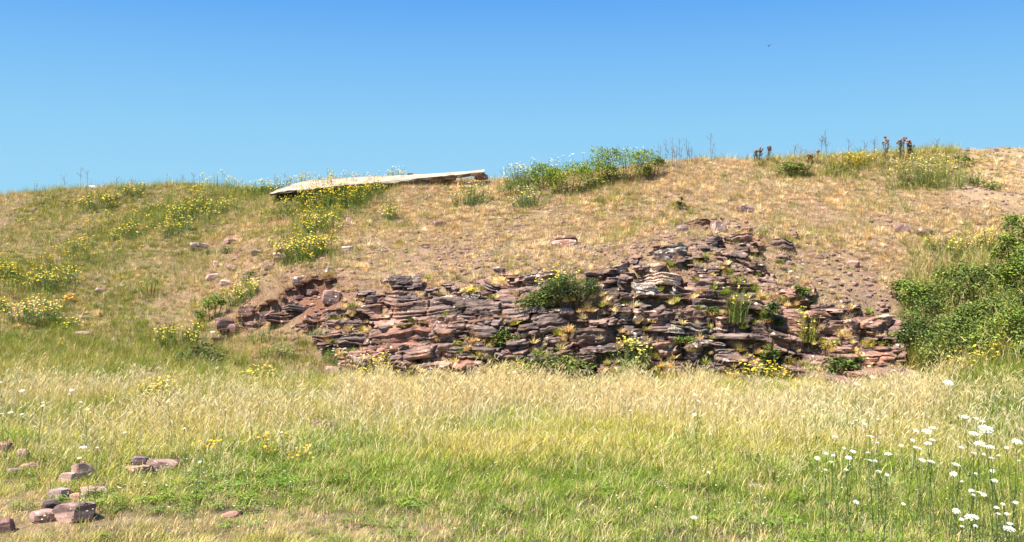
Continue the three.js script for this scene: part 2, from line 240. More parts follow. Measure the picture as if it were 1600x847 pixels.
// an irregular bedded slab, L wide, T thick, D deep, weathered along its laminations
function slabGeo(L, T, D, seed) {
  const r = rng(seed), nx = Math.max(4, Math.min(12, Math.round(L / .05))), ny = Math.max(3, Math.min(9, Math.round(T / .02))), nz = 3, g = new THREE.BoxGeometry(L, T, D, nx, ny, nz), p = g.attributes.position, s = seed % 997;
  const lam = []; for (let k = 0; k <= ny; k++) lam.push((r() - .6) * .075 * Math.min(1, T / .1)); const tilt = (r() - .5) * .3, endA = r() * .35, endB = r() * .35, lean = (r() - .5) * .5, cutA = (r() - .5) * .6, cutB = (r() - .5) * .6, wedge = (r() - .5) * .9, skew = (r() - .5) * .5;
  for (let i = 0; i < p.count; i++) {
    let x = p.getX(i), y = p.getY(i), z = p.getZ(i); const u = x / L * 2, v = y / T * 2, w = z / D * 2;
    const front = clamp((w + .35) / 1.35), e = u < 0 ? endA : endB;
    y *= (1 - e * Math.pow(Math.abs(u), 3)) * (1 + wedge * u); y += Math.min(T, .1) * skew * pl(u * 1.7 + s, 12); const Tm = Math.min(T, .085); y += Tm * (.22 * pl(x * 3.2 + s, 3) + .16 * n2(x * 9 + s, w * 2, 4));
    z += front * (D * .3 * pl(x * 4.5 + s, 5) + D * .12 * n2(x * 2.2 + s, .5, 5) + lam[Math.round((v + 1) / 2 * ny)] + .045 * pl(x * 9 + s + y * 6, 6) + lean * y - (Math.abs(v) > .9 ? .014 : 0));
    z -= front * Math.pow(Math.abs(u), 5) * D * .16;
    x += Math.abs(u) > .9 ? (u < 0 ? cutA : cutB) * y + .05 * n2(y * 12 + s, z * 5, 7) + z * tilt : 0;
    x += .012 * n2(y * 20 + s, z * 15, 8); y += .013 * pl(x * 19 + s + z * 7, 9); z += clamp((w - .2) * 2) * .016 * pl(x * 24 + s * 3 + y * 31, 11);
    p.setXYZ(i, x, y, z);
  }
  g.deleteAttribute('uv'); g.deleteAttribute('normal');
  return toCreasedNormals(g, .3);
}
const outcropAt = ground(960, 596); outcropAt.y = 0;
const outcrop = thing('rock_outcrop', 'long layered outcrop of purple brown rock ledges breaking through the dry bank', 'rock outcrop', outcropAt);
const O = outcropAt, lichenAt = (px, py) => blob(px, py, 1030, 395, 60, 28) + blob(px, py, 985, 492, 48, 34) + blob(px, py, 1020, 455, 90, 30) + .8 * blob(px, py, 1340, 515, 60, 30) + .7 * blob(px, py, 1090, 525, 60, 22) + .5 * blob(px, py, 690, 465, 70, 45) + .8 * blob(px, py, 800, 415, 60, 14);
{
  // the face itself, stepped bed by bed and jointed into blocks
  const x0 = -3.1, x1 = 6.2, dx = .022, y0 = .0, y1 = 2.75, dy = .0105, W = Math.round((x1 - x0) / dx), H = Math.round((y1 - y0) / dy), p = new Float32Array(W * H * 3), c = new Float32Array(W * H * 3), uv = new Float32Array(W * H * 2), ix = [], m = new Float32Array(W * H);
  for (let i = 0; i < W; i++) {
    const x = x0 + i * dx, prof = []; let d = 13.3; for (let y = y0 - .5; y < y1 + .3; y += .02) { while (d < 23 && height(x, d) < y) d += .02; prof.push(d); }
    const dOf = (y) => { const t = clamp((y - y0 + .5) / .02, 0, prof.length - 1.001), k = t | 0; return lerp(prof[k], prof[k + 1], t - k); };
    for (let j = 0; j < H; j++) {
      const y = y0 + j * dy, bw = bedWarp(x), yb = y - bw + .6 + .03 * n2(x * 3.1, y * 2, 33), bed = bedOf(yb), lo = beds[bed], th = beds[bed + 1] - lo, f = (yb - lo) / th;
      const d0 = dOf(y), px = pxOf(x, d0), py = rowOf(y, d0), mk = rocky(px, py);
      const cw = .16 + .42 * hash(bed, 3), cx = x / cw + hash(bed, 7) * 5 + .12 * n2(y * 9, x, 35), cell = Math.floor(cx), fr = cx - cell, joint = Math.min(fr, 1 - fr) * cw;
      const big = n2(x * 1.1, y * 1.6, 36) + .6 * n2(x * .5, y, 46), cave = hollows.reduce((a, [hx, hy, rx, ry, k]) => a + k * blob(px + 8 * n2(y * 9, x * 2, 48), py, hx, hy, rx, ry), 0), gone = hash(bed, cell, 15) < .13 ? .12 : 0, off = (.15 * hash(bed, cell, 5) - gone) * (1 - cave) + .07 * hash(bed, 99) + .15 * big - .42 * cave;
      const crown = 1 - .16 * Math.pow(Math.abs(f * 2 - 1), 4);
      let dd = lerp(d0, dOf(y - th * f), .82 * Math.min(1, th / .2)) - off * crown * Math.min(1, .5 + th * 5) + (joint < .02 ? .05 : 0) + (f < .12 && hash(bed, cell, 16) < .55 ? .07 : 0) - .09 * fbm(x * 3, y * 7, 3, 37) - .03 * pl(x * 5 + 3 * n2(x, y * 3, 50), 51 + bed) - .05 * hash(Math.floor(yb * 34 + 1.6 * n2(x * 2.2, y * 2, 55)), Math.floor(x * 3.1 + 2 * n2(y * 8, x, 57)), 53) * (.55 + .6 * n2(x * 2.3, y * 6, 56)) - .03 * pl(x * 17 + 9 * y + 3 * hash(bed, cell, 17), 18 + bed) * (.4 + .6 * hash(bed, cell, 19));
      dd += (1 - mk) * .6 - .08;
      const k = j * W + i; p.set([x - O.x, y, -dd - O.z], 3 * k); uv.set([x, y + .4 * d0], 2 * k); m[k] = mk;
      const tone = .8 + .45 * hash(bed, cell, 8), pink = clamp(.3 + n2(x * .9, y * 1.3, 40) + 1.1 * blob(px, py, 560, 510, 60, 40) + blob(px, py, 760, 580, 90, 25) + blob(px, py, 1340, 520, 90, 60));
      c.set(mixc([tone, tone * .98, tone * .97], [tone * 1.7, tone * 1.42, tone * 1.22], pink), 3 * k);
      if (i && j && (mk > .02 || m[k - W - 1] > .02)) ix.push(k - W - 1, k - W, k, k - W - 1, k, k - 1);
    }
  }
  const g = new THREE.BufferGeometry(); g.setAttribute('position', new THREE.BufferAttribute(p, 3)); g.setAttribute('color', new THREE.BufferAttribute(c, 3)); g.setAttribute('uv', new THREE.BufferAttribute(uv, 2)); g.setIndex(ix); g.computeVertexNormals();
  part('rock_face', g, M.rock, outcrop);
}
{
  // slabs and blocks standing proud of the face, bed by bed
  const r = rng(23), made = [];
  for (let b = 0; b < beds.length - 1; b++) {
    let x = -3.1 + r() * .4;
    while (x < 6.2) {
      const th = beds[b + 1] - beds[b], L = Math.min(.9, (.16 + .45 * Math.pow(r(), 1.6)) * (th > .15 ? 1.3 : 1)), xm = x + L / 2; x += L * (.8 + .5 * r());
      const y = (beds[b] + beds[b + 1]) / 2 - .6 + bedWarp(xm); if (y < .02) continue;
      const d = depthAt(xm, y); if (d > 21) continue; const px = pxOf(xm, d), py = rowOf(y, d), mk = rocky(px, py), steep = step(py, 400, 470);
      const cl = n2(xm * .95, y * 1.9, 77) + .5 * n2(xm * 2.3, y * 4, 78); if (r() > mk * lerp(.55 + .5 * cl, .42 + .75 * cl, steep) || mk < .25) continue;
      const T = th * (.75 + .75 * r() * r()), D = .3 + .25 * r(), out = lerp(.07 + .06 * r(), .1 + .12 * Math.pow(r(), 1.5), steep) * (th > .15 ? 1.15 : 1);
      made.push({ x: xm, y: y - .02 * r(), z: -(d - out + D / 2 - .05), L, T, D, px, py, yaw: (r() - .5) * .8, roll: 2 * (bedWarp(xm + .2) - bedWarp(xm - .2)) + (r() - .5) * .26, pitch: (r() - .4) * .3, seed: 1000 + made.length * 7, tone: .75 + .6 * r(), k: r() });
    }
  }
  // a few large ones the eye picks out
  for (const [px, py, w, h, out] of [[648, 472, 92, 34, .1], [700, 520, 60, 46, .16], [762, 516, 66, 44, .12], [640, 540, 120, 46, .12], [988, 480, 74, 20, .14], [978, 502, 60, 24, .13], [1005, 497, 40, 20, .16], [1060, 505, 88, 40, .13], [940, 535, 90, 40, .12], [1062, 582, 70, 26, .2], [1160, 545, 60, 26, .16], [1145, 512, 70, 24, .12], [1285, 492, 48, 22, .14], [1345, 520, 74, 34, .12], [860, 505, 60, 34, .2], [615, 580, 60, 28, .15], [740, 470, 70, 26, .14], [1040, 400, 50, 24, .12], [1092, 356, 26, 17, .14], [1152, 378, 44, 22, .14], [1030, 440, 70, 18, .14], [1222, 386, 36, 16, .12], [880, 378, 38, 13, .1], [448, 497, 58, 15, .14], [500, 503, 52, 14, .12], [402, 512, 40, 14, .12], [545, 512, 62, 18, .12], [482, 516, 50, 13, .12], [470, 482, 44, 11, .12], [532, 492, 46, 13, .13], [515, 530, 52, 15, .12], [560, 535, 56, 17, .12]]) {
    const g0 = ground(px, py), s = g0.d / F; made.push({ x: g0.x, y: g0.y, z: g0.z + out - .22, L: w * s, T: h * s, D: .5, px, py, yaw: (r() - .5) * .3, roll: (r() - .5) * .12, pitch: -.1, seed: 9000 + made.length * 3, tone: .8 + .45 * r(), k: r() });
  }
  made.sort((a, b) => b.L * b.T - a.L * a.T);
  const rest = [], restL = [], nm = {};
  made.forEach((s, i) => {
    const g = slabGeo(s.L, s.T, s.D, s.seed), lich = lichenAt(s.px, s.py) * 1.35 > .14 + s.k * .5; tileUV(g, 1, s.seed * .37 % 2, s.seed * .71 % 2);
    const pink = s.k > .72 ? [1.5, 1.25, 1.08] : s.k < .16 ? [1.3, .98, .84] : [1, .96, .94]; paint(g, () => pink.map((q) => q * s.tone));
    const mat = new THREE.Matrix4().compose(new THREE.Vector3(s.x - O.x, s.y, s.z - O.z), new THREE.Quaternion().setFromEuler(new THREE.Euler(s.pitch, s.yaw, s.roll)), new THREE.Vector3(1, 1, 1));
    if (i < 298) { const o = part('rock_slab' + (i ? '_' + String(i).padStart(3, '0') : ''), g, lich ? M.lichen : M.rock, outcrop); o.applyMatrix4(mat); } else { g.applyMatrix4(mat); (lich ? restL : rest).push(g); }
  });
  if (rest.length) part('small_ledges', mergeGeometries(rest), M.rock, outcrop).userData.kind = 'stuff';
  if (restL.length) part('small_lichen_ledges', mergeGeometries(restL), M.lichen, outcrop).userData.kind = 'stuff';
  console.log('slabs', made.length);
}

// ---------- stones ----------
function stoneGeo(sx, sy, sz, seed, box = .5, detail = 5) {
  const r = rng(seed), g = new THREE.IcosahedronGeometry(1, detail), p = g.attributes.position, planes = [];
  for (const [a, b, c] of [[1, 0, 0], [-1, 0, 0], [0, 1, 0], [0, -1, 0], [0, 0, 1], [0, 0, -1]]) planes.push([...norm([a + (r() - .5) * .5, b + (r() - .5) * .3, c + (r() - .5) * .5]), .62 + .12 * r()]);
  for (let k = 0; k < 7; k++) planes.push([...norm([r() - .5, r() - .5, r() - .5]), .72 + .16 * r()]);
  for (let i = 0; i < p.count; i++) {
    const v = norm([p.getX(i), p.getY(i), p.getZ(i)]); let R = 1; for (const q of planes) { const t = v[0] * q[0] + v[1] * q[1] + v[2] * q[2]; if (t > .05) R = Math.min(R, q[3] / t); }
    R = lerp(.8, R, .6 + .45 * box); R *= 1 + .04 * n3(v[0] * 2.5 + seed, v[1] * 2.5, v[2] * 2.5) + .025 * n3(v[0] * 8 + seed, v[1] * 8, v[2] * 8);
    p.setXYZ(i, v[0] * R * sx * .72, v[1] * R * sy * .72, v[2] * R * sz * .72);
  }
  g.deleteAttribute('uv'); g.deleteAttribute('normal'); const o = toCreasedNormals(g, .28); return tileUV(o, 1, seed * .13 % 2, seed * .29 % 2);
}
{ // loose chips of rock all over the upper bank
  const r = rng(77), geos = [1, 2, 3].map((k) => paint(stoneGeo(1, .5, .8, 300 + k, .9, 1), () => [1, 1, 1])), lists = [[], [], []];
  for (let n = 0; n < 42000; n++) {
    const d = 14.4 + 8.5 * r(), px = 330 + 1270 * r(), x = (px - 800) / F * d, [, py, y] = seen(x, d); let w = blob(px, py, 950, 385, 420, 60) * (.22 + .9 * clamp(n2(x * 1.2, d * 1.2, 81) + .3)) + .6 * blob(px, py, 1350, 450, 70, 40) + .8 * blob(px, py, 500, 480, 60, 40) + .8 * blob(px, py, 500, 580, 80, 16) + .25 * blob(px, py, 430, 410, 120, 40) + .25 * pathM(px, py) + 1.1 * rocky(px, py);
    if (r() > w * .55) continue; const s = (.018 + .085 * Math.pow(r(), 3)); lists[n % 3].push([x, y + s * .1, -d, s, r() * 6.28, (r() - .5) * .5, .75 + .8 * r(), r()]);
  }
  const root = new THREE.Group(); root.name = 'loose_rubble'; scene.add(root); tag(root, 'small chips of broken rock strewn over the dry upper bank', 'rubble', null, 'stuff');
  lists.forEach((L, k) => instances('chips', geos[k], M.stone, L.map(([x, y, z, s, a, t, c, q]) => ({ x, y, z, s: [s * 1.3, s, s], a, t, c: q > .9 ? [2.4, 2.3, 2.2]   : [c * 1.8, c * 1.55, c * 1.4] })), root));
}
function instances(name, g, m, list, root) {
  const o = shade(new THREE.InstancedMesh(g, m, list.length)), q = new THREE.Object3D(), c = new THREE.Color(); o.name = name; o.userData.kind = 'stuff';
  list.forEach((e, i) => { q.position.set(e.x, e.y, e.z); q.rotation.set(e.t ?? 0, e.a, e.t2 ?? 0); Array.isArray(e.s) ? q.scale.set(...e.s) : q.scale.setScalar(e.s); q.updateMatrix(); o.setMatrixAt(i, q.matrix); o.setColorAt(i, c.setRGB(e.c[0], e.c[1], e.c[2])); });
  root.add(o); return o;
}

// ---------- grass ----------
const STRAW = [.86, .67, .29], TAN = [.76, .585, .335], GREEN = [.235, .335, .035], LUSH = [.135, .225, .027], GREY = [.35, .38, .13], OLIVE = [.48, .44, .085];
const driftLine = [[0, 445], [90, 440], [150, 385], [205, 355], [320, 328], [420, 300], [570, 300], [490, 350], [475, 395]];
function drift(px, py) { let m = 1e9; for (let i = 1; i < driftLine.length; i++) { const [ax, ay] = driftLine[i - 1], bx = driftLine[i][0] - ax, by = driftLine[i][1] - ay, t = clamp(((px - ax) * bx + (py - ay) * by) / (bx * bx + by * by)); m = Math.min(m, Math.hypot(px - ax - bx * t, (py - ay - by * t) * 1.5)); } return Math.exp(-((m / 38) ** 2)); }
const brow = pchip([-100, 340, 430, 560, 1200, 1400, 1600, 1700], [500, 528, 568, 592, 594, 580, 540, 530]);   // how high the meadow grass reaches, as a row
const room = (px, d, y) => EYE + (HY - brow(px) + (20 + 10 * step(480 - px, 0, 150)) * 1.4 * n2(px * .022, d * 1.3, 52) + 13 * n2(px * .09, d * 3, 54)) / F * d - y;
function tuft(seed, n, h, spread, w, bend, segs = 3) { const r = rng(seed), b = new MB(); for (let k = 0; k < n; k++) { const a = r() * 6.283, q = spread * Math.sqrt(r()); b.blade(q * Math.cos(a), -.015, q * Math.sin(a), h * (.5 + .6 * r()), w * (.7 + .6 * r()), a + (r() - .5) * 2, bend * (.25 + r()), vary([1, 1, 1], r, .42), segs); } return b.geo(); }
// a rounded cushion of fine blades fanned out from its middle
function cushion(seed, n) { const r = rng(seed), b = new MB(); for (let k = 0; k < n; k++) { const a = r() * 6.283, q = Math.sqrt(r()), e = .035 * q; b.blade(e * Math.cos(a), -.01, e * Math.sin(a), .075 * (.6 + .6 * r()), .0065 * (.6 + .7 * r()), a + (r() - .5) * .5, q * (.7 + .5 * r()), vary([1, 1, 1], r, .4), 2, 1.25 - .55 * q); } return b.geo(); }
function stalks(seed, n, h, spread, head = 1) {
  const r = rng(seed), b = new MB();
  for (let k = 0; k < n; k++) { const a = r() * 6.283, q = spread * Math.sqrt(r()), phi = r() * 6.283, c = vary([1, 1, 1], r, .22), H = h * (.6 + .5 * r()), bend = .05 + .22 * r(), T = b.blade(q * Math.cos(a), -.02, q * Math.sin(a), H, .0042, phi, bend, c, 4, 1, 5), l = (.05 + .06 * r()) * head, dir = norm([Math.cos(phi) * (.35 + bend * 2), .75 - bend, Math.sin(phi) * (.35 + bend * 2)]);
    if (head) { const m = [0, 1, 2].map((i) => T[i] + dir[i] * l * .45), e = [0, 1, 2].map((i) => T[i] + dir[i] * l); b.rod(T, m, .001, .0034, c); b.rod(m, e, .0034, .0006, c); } }
  return b.geo();
}
const G_SHORT = [1, 2, 3].map((k) => tuft(k, 13, .13, .07, .0042, .8)), G_TALL = [4, 5, 6].map((k) => tuft(k, 11, .36, .08, .0055, .55, 4)), G_MAT = [7, 8, 9].map((k) => cushion(k, 56)), G_STRAW = [10, 11, 12].map((k) => stalks(k, 6, .42, .09)), G_WISP = [13, 14].map((k) => stalks(k, 2, .34, .06));
function scatter(name, label, category, geos, n, seed, d0, d1, fn, uniform) {
  const r = rng(seed), lists = geos.map(() => []);
  for (let k = 0; k < n; k++) {
    const d = Math.sqrt(d0 * d0 + (d1 * d1 - d0 * d0) * r()), px = -50 + 1700 * r(), x = (px - 800) / F * d, [, py, y] = seen(x, d), e = fn(px, py, x, d, r); if (!e) continue;
    const s = e.s * (.75 + .5 * r()); lists[k % geos.length].push({ x, y: y + (e.up ?? 0), z: -d, s: [s * (e.w ?? 1), s * (e.h ?? 1), s * (e.w ?? 1)], a: r() * 6.283, t: (r() - .5) * .2, t2: (e.lean ?? 0) + (r() - .5) * .2, c: vary(e.c, r, .22) });
  }
  const root = new THREE.Group(); root.name = name; scene.add(root); tag(root, label, category, null, 'stuff');
  lists.forEach((l, k) => instances('tufts', geos[k], M.grass, l, root)); console.log(name, lists.reduce((a, l) => a + l.length, 0));
}
// where the tall straw stands, where the sward is short, where it is green
const strawM = (px, d) => { const edge = 11.9 + .6 * n2(px * .01, 1, 91); return clamp((1 - .65 * step(520 - px, 0, 200)) * (1 - .6 * step(px, 1440, 1540)) * step(d, edge - 2, edge) * (1 - step(d, 14.5, 14.9)) * (.1 + .75 * n2(px * .014, d * .9, 93) + .85 * blob(px, 0, 850, 0, 330, 1) +   .42 * blob(px, 0, 1420, 0, 230, 1) + .6 * blob(px, 0, 640, 0, 140, 1) + .2 * blob(px, 0, 60, 0, 260, 1))); };
const wornM = (px, py) => clamp(blob(px, py, 330, 815, 260, 30) + blob(px, py, 40, 805, 80, 50) + .8 * blob(px, py, 620, 835, 120, 26) + .5 * blob(px, py, 1120, 845, 100, 20));
const lushM = (px, x, d) => clamp(.5 + 1.5 * fbm(x * .55, d * .55, 3, 95) + .35 * step(px, 1000, 1400) - .2 * blob(px, 0, 300, 0, 250, 1));
const stonesAt = [];                                       // spots to keep clear of tall grass
const clearOf = (x, d) => { for (const s of stonesAt) if (Math.hypot(x - s[0], (d - s[1]) * .8) < s[2]) return false; return true; };
function grasses() {
  scatter('short_meadow_grass', 'short green and yellowing grass covering the level meadow in front', 'grass', G_SHORT, 46000, 201, 5.2, 14.6, (px, py, x, d, r) => {
    const w = wornM(px, py), L = lushM(px, x, d); if (r() < w * .2) return null;
    let c = mixc(OLIVE, L > .5 ? GREEN : [.37, .43, .07], clamp(L * 1.3)); if (r() < .2 + .5 * w) c = mixc(STRAW, TAN, r()); return { s: (.75 + .75 * step(d, 6.5, 9.5)) * (1 - .4 * w) * (clearOf(x, d) ? 1 : .5), c, w: 1.15 };
  });
  scatter('tall_meadow_grass', 'taller green grass mixed through the meadow', 'grass', G_TALL, 40000, 202, 6, 17.5, (px, py, x, d, r) => {
    if (d > 14.6 && px > 500 && px < 1430) return null; const L = lushM(px, x, d), p = .1 + .6 * step(d, 8.6, 11.4) + .6 * step(px, 1180, 1420) * step(d, 5.8, 7.5) - wornM(px, py); if (r() > p || !clearOf(x, d)) return null; const s = strawM(px, d), y = height(x, d), up = room(px, d, y); if (up < .08) return null;
    return { s: Math.min((.36 + .54 * step(d, 8, 11.8)) * (.75 + .4 * step(px, 1250, 1500)), up / .34), c: r() < s * .6 + .14 - .1 * step(px, 1440, 1520) ? mixc(STRAW, OLIVE, r() * .6) : mixc(mixc(OLIVE, GREEN, L), LUSH, .5 * L * r()), lean: px > 1250 ? -.12 : 0 };
  });
  scatter('straw_grass', 'tall pale straw coloured grass in seed along the foot of the rocks', 'grass', G_STRAW, 30000, 203, 8, 14.9, (px, py, x, d, r) => {
    const s = strawM(px, d), p = s + .1 * step(d, 8, 11) * (.5 + n2(x, d, 55)); const up = room(px, d, height(x, d)); if (r() > p * .8 || up < .1 || !clearOf(x, d)) return null; return { s: Math.min(.72 + .38 * s + (px > 1250 ? .1 : 0), up / .42 * (r() < .1 ? 1.5 : .62 + .6 * r())), c: mixc(STRAW, [.84, .72, .44], r()), lean: px > 1200 ? -.16 : (r() - .5) * .26, w: .9 };
  });
  scatter('straw_wisps', 'single bleached grass stalks standing above the green meadow', 'grass', G_WISP, 26000, 204, 5.3, 13.5, (px, py, x, d, r) => r() < lerp(.2, .48, step(d, 6.5, 9)) - .14 * step(500 - px, 0, 150) + .5 * n2(x * .8, d * .8, 57) - .25 * wornM(px, py) && clearOf(x, d) ? { s: Math.min(.42 + .65 * step(d, 6.5, 11), room(px, d, height(x, d)) / .36), c: mixc(STRAW, [.92, .83, .58], r()), lean: (r() - .5) * .9 } : null);
  {
    const r = rng(205), lists = G_MAT.map(() => []); let k = 0;
    for (const [step0, big] of [[.15, 1], [.16, .85], [.105, .6]]) for (let d = 14.3; d < 25.4; d += step0 * 1.15) for (let u = -.57; u < .57; u += step0 / d) {
      const dd = d + (r() - .5) * step0, x = (u + (r() - .5) * step0 / d) * dd; const [px, py, y] = seen(x, dd), mk = rocky(px, py), nn = fbm(x * 1.1, dd * 1.1, 3, 58), pit = blob(px, py, 490, 475, 60, 32);
      const p = .88 + nn * 1.15 - .72 * mk * (1 - .25 * step(430 - py, 0, 50)) - .45 * pathM(px, py) - 1.2 * pit - .22 * blob(px, py, 900, 400, 420, 45) - .1 * blob(px, py, 1350, 450, 70, 34) - (big < .6 ? .15 : 0); if (r() > p) continue;
      const green = clamp(.08 + .42 * step(430 - px, -120, 260) + .4 * step(px, 1180, 1300) * (1 - step(py, 270, 310)) + .4 * step(py, 500, 560) + 1.2 * fbm(x * .9, dd * .9, 3, 59) - .3 * blob(px, py, 900, 350, 300, 70) + .28 * blob(px, py, 1330, 350, 170, 70));
      let c = mixc(TAN, [.88, .735, .47], r()); if (r() < green) c = mixc(GREY, OLIVE, r()); const s = big * (.8 + 1.5 * r() * r()) * (1 + .4 * nn); lists[k++ % 3].push({ x, y: y - .012, z: -dd, s: [s * (.85 + .3 * r()), s * (.8 + .4 * r()), s * (.85 + .3 * r())], a: r() * 6.283, t: (r() - .5) * .3, t2: (r() - .5) * .3, c: vary(c, r, .38) });
    }
    const root = new THREE.Group(); root.name = 'dry_hill_grass'; scene.add(root); tag(root, 'short dry tan grass cushions covering the upper bank', 'grass', null, 'stuff'); lists.forEach((l, i) => instances('cushions', G_MAT[i], M.grass, l, root)); console.log('cushions', k);
  }
  scatter('fine_hill_grass', 'thin short dry grass between the cushions on the bank', 'grass', [21, 22].map((k) => tuft(k, 22, .1, .1, .006, 1, 2)), 46000, 209, 14.3, 26, (px, py, x, d, r) => {
    const mk = rocky(px, py), nn = fbm(x * 1.7, d * 1.7, 3, 58), p = .66 - .6 * mk + nn * .8 - .6 * pathM(px, py) - 1.2 * blob(px, py, 490, 475, 60, 32) - .3 * blob(px, py, 900, 400, 420, 35) - .7 * blob(px, py, 1350, 450, 70, 34); if (r() > p) return null;
    return { s: .7 + .4 * r(), c: r() < clamp(.14 + .45 * step(430 - px, -120, 260) + .9 * fbm(x * .9, d * .9, 3, 59)) ? mixc(GREY, OLIVE, r()) : mixc(TAN, [.6, .44, .25], r()) };
  });
  scatter('long_hill_grass', 'longer grey green and straw grass on the bank and its crest', 'grass', G_TALL, 52000, 206, 14.4, 26, (px, py, x, d, r) => {
    const mk = rocky(px, py), p = .05 + .55 * drift(px, py) + .5 * step(480 - px, -60, 200) * clamp(2.2 * n2(x * 1.25, d * 1.1, 62) + .1) + .25 * clamp(3 * n2(x * 1.6, d * 1.4, 63) - 1.1) + .4 * step(px, 1150, 1250) * (1 - step(px, 1480, 1520)) * (1 - step(py, 262, 300)) + .35 * step(px, 1380, 1480) * step(py, 320, 400) + .6 * step(py, 505, 550) * (1 - step(px, 480, 600)) - mk * .7 - pathM(px, py) - .5 * blob(px, py, 490, 475, 70, 40) + .12 * step(d, 20, 22); if (r() > p) return null;
    return { s: .42 + .35 * r(), c: r() < .3 - .2 * drift(px, py) ? mixc(TAN, STRAW, r()) : mixc(mixc(GREY, OLIVE, r()), GREEN, Math.max(r() * .9, .7 * drift(px, py))) };
  });
  { // grass rooted on the ledges of the rock
    const r = rng(211), lists = [[], []];
    for (let k = 0; k < 9000; k++) {
      const px = 500 + 930 * r(), py = 345 + 255 * r(), mk = rocky(px, py), cl = n2(px * .035, py * .06, 212) + .6 * n2(px * .1, py * .15, 213); if (mk < .25 || r() > .03 + .38 * clamp(cl - .12)) continue;
      const p = root(px, py), green = r() < .2 + .3 * clamp(n2(px * .02, py * .03, 214)), s = (green ? 1.1 : 1) * (.7 + .9 * r()); lists[k % 2].push({ x: p.x, y: p.y - .02, z: p.z, s, a: r() * 6.283, t: (r() - .3) * .5, t2: (r() - .5) * .4, c: vary(green ? mixc(GREEN, OLIVE, r()) : r() < .06 ? [.36, .22, .12] : mixc(TAN, STRAW, r()), r, .35) });
    }
    const root_ = new THREE.Group(); root_.name = 'ledge_grass'; scene.add(root_); tag(root_, 'tufts of dry and green grass rooted on the ledges of the rock outcrop', 'grass', null, 'stuff'); lists.forEach((l, i) => instances('tufts', G_MAT[i], M.grass, l, root_)); console.log('ledge', lists[0].length * 2);
  }
  scatter('crest_wisps', 'thin dry stalks along the skyline of the bank', 'grass', G_WISP, 2600, 207, 19, 25, (px, py, x, d, r) => r() < .5 - pathM(px, py) ? { s: .45 + .4 * r(), c: mixc(TAN, [.3, .25, .17], r()), lean: (r() - .5) * .4 } : null);
}

// ---------- stones in the meadow and on the bank ----------
// [column, row of the foot, width, height, colour k, boxiness, turn, label]
const PINK = [2.3, 1.98, 1.85], MAUVE = [1.8, 1.65, 1.7], PALE = [3.2, 3.1, 2.95], BROWN = [1.4, 1.12, 1.02];
function stone(px, py, w, h, c, box, turn, label, group, lift = .25) {
  const p = ground(px, py), s = p.d / F, W = w * s, H = h * s; stonesAt.push([p.x, p.d, W * .42 + .06], [p.x, p.d - W * .5, W * .4]);
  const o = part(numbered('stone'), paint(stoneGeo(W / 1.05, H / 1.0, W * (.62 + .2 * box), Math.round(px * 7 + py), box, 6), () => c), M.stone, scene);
  o.position.set(p.x, p.y + H * lift, p.z); o.rotation.set(.06 * Math.sin(px), turn, .1 * Math.sin(py)); tag(o, label, 'stone', group); return o;
}
const NEAR = 'stones lying in the meadow grass at the lower left', FAR = 'loose stones on the bank';
for (const e of [
  [118, 812, 56, 32, PINK, 1, -.5, 'largest squared pinkish block of the pile in the lower left grass'], [103, 812, 17, 20, MAUVE, .5, .2, 'small upright stone leaning against the front of the squared block'],
  [147, 778, 40, 20, PINK, .8, .3, 'flat topped stone at the upper right of the lower left pile'], [118, 780, 20, 11, PINK, .4, .5, 'small rounded stone between the flat topped stone and the grey slab'],
  [92, 780, 32, 19, MAUVE, .9, -.1, 'grey mauve slab at the back of the lower left pile'], [70, 815, 40, 22, PINK, .2, .5, 'rounded oblong stone at the left front of the pile'],
  [79, 797, 24, 17, MAUVE, .5, .6, 'grey wedge shaped stone behind the rounded oblong stone'], [92, 800, 12, 10, MAUVE, .2, .1, 'tiny round stone tucked in the middle of the pile'],
  [4, 831, 34, 25, PINK, .3, .2, 'rounded stone cut by the left edge at the bottom of the photo'], [36, 722, 18, 24, MAUVE, .2, .1, 'upright egg shaped stone standing in grass near the left edge'],
  [46, 734, 26, 13, PINK, .4, .6, 'narrow pinkish stone, the right one of two lying in a line near the left edge'], [24, 744, 24, 15, MAUVE, .5, .5, 'narrow stone, the left one of two lying in a line near the left edge'],
  [2, 716, 34, 30, [1.5, 1.05, .85], .5, .2, 'reddish boulder half cut by the left edge, beside the egg shaped stone'], [128, 750, 30, 34, PINK, .5, .4, 'tall mottled stone below the white flower head, left meadow'],
  [108, 755, 26, 20, PINK, .4, -.4, 'low stone leaning at the left foot of the tall mottled stone'], [219, 729, 24, 19, [1.05, .95, 1.08], .9, .2, 'dark mauve squared stone on top of the small meadow pile'],
  [254, 735, 48, 20, PINK, .5, -.1, 'long pinkish stone on the right of the small meadow pile'], [219, 744, 34, 20, PINK, .9, .5, 'slanting stone at the front of the small meadow pile'],
  [202, 741, 18, 16, MAUVE, .4, .7, 'narrow stone at the left of the small meadow pile'], [10, 758, 16, 9, MAUVE, .4, .2, 'small grey stone in grass left of the pile, close to the left edge'],
  [40, 762, 12, 7, MAUVE, .4, .3, 'small grey stone in the grass above the rounded oblong stone'], [509, 676, 40, 22, [1.55, 1.25, 1.05], .4, .1, 'brownish stone half hidden in tall grass in the middle of the left meadow'],
  [1180, 764, 22, 11, PINK, .5, .2, 'single small stone in the green grass of the right meadow'], [362, 806, 30, 8, [1.9, 1.4, 1.15], .4, .2, 'flat reddish stone sunk in the worn grass'],
]) stone(...e, NEAR, e[3] > 14 ? .3 : .2);
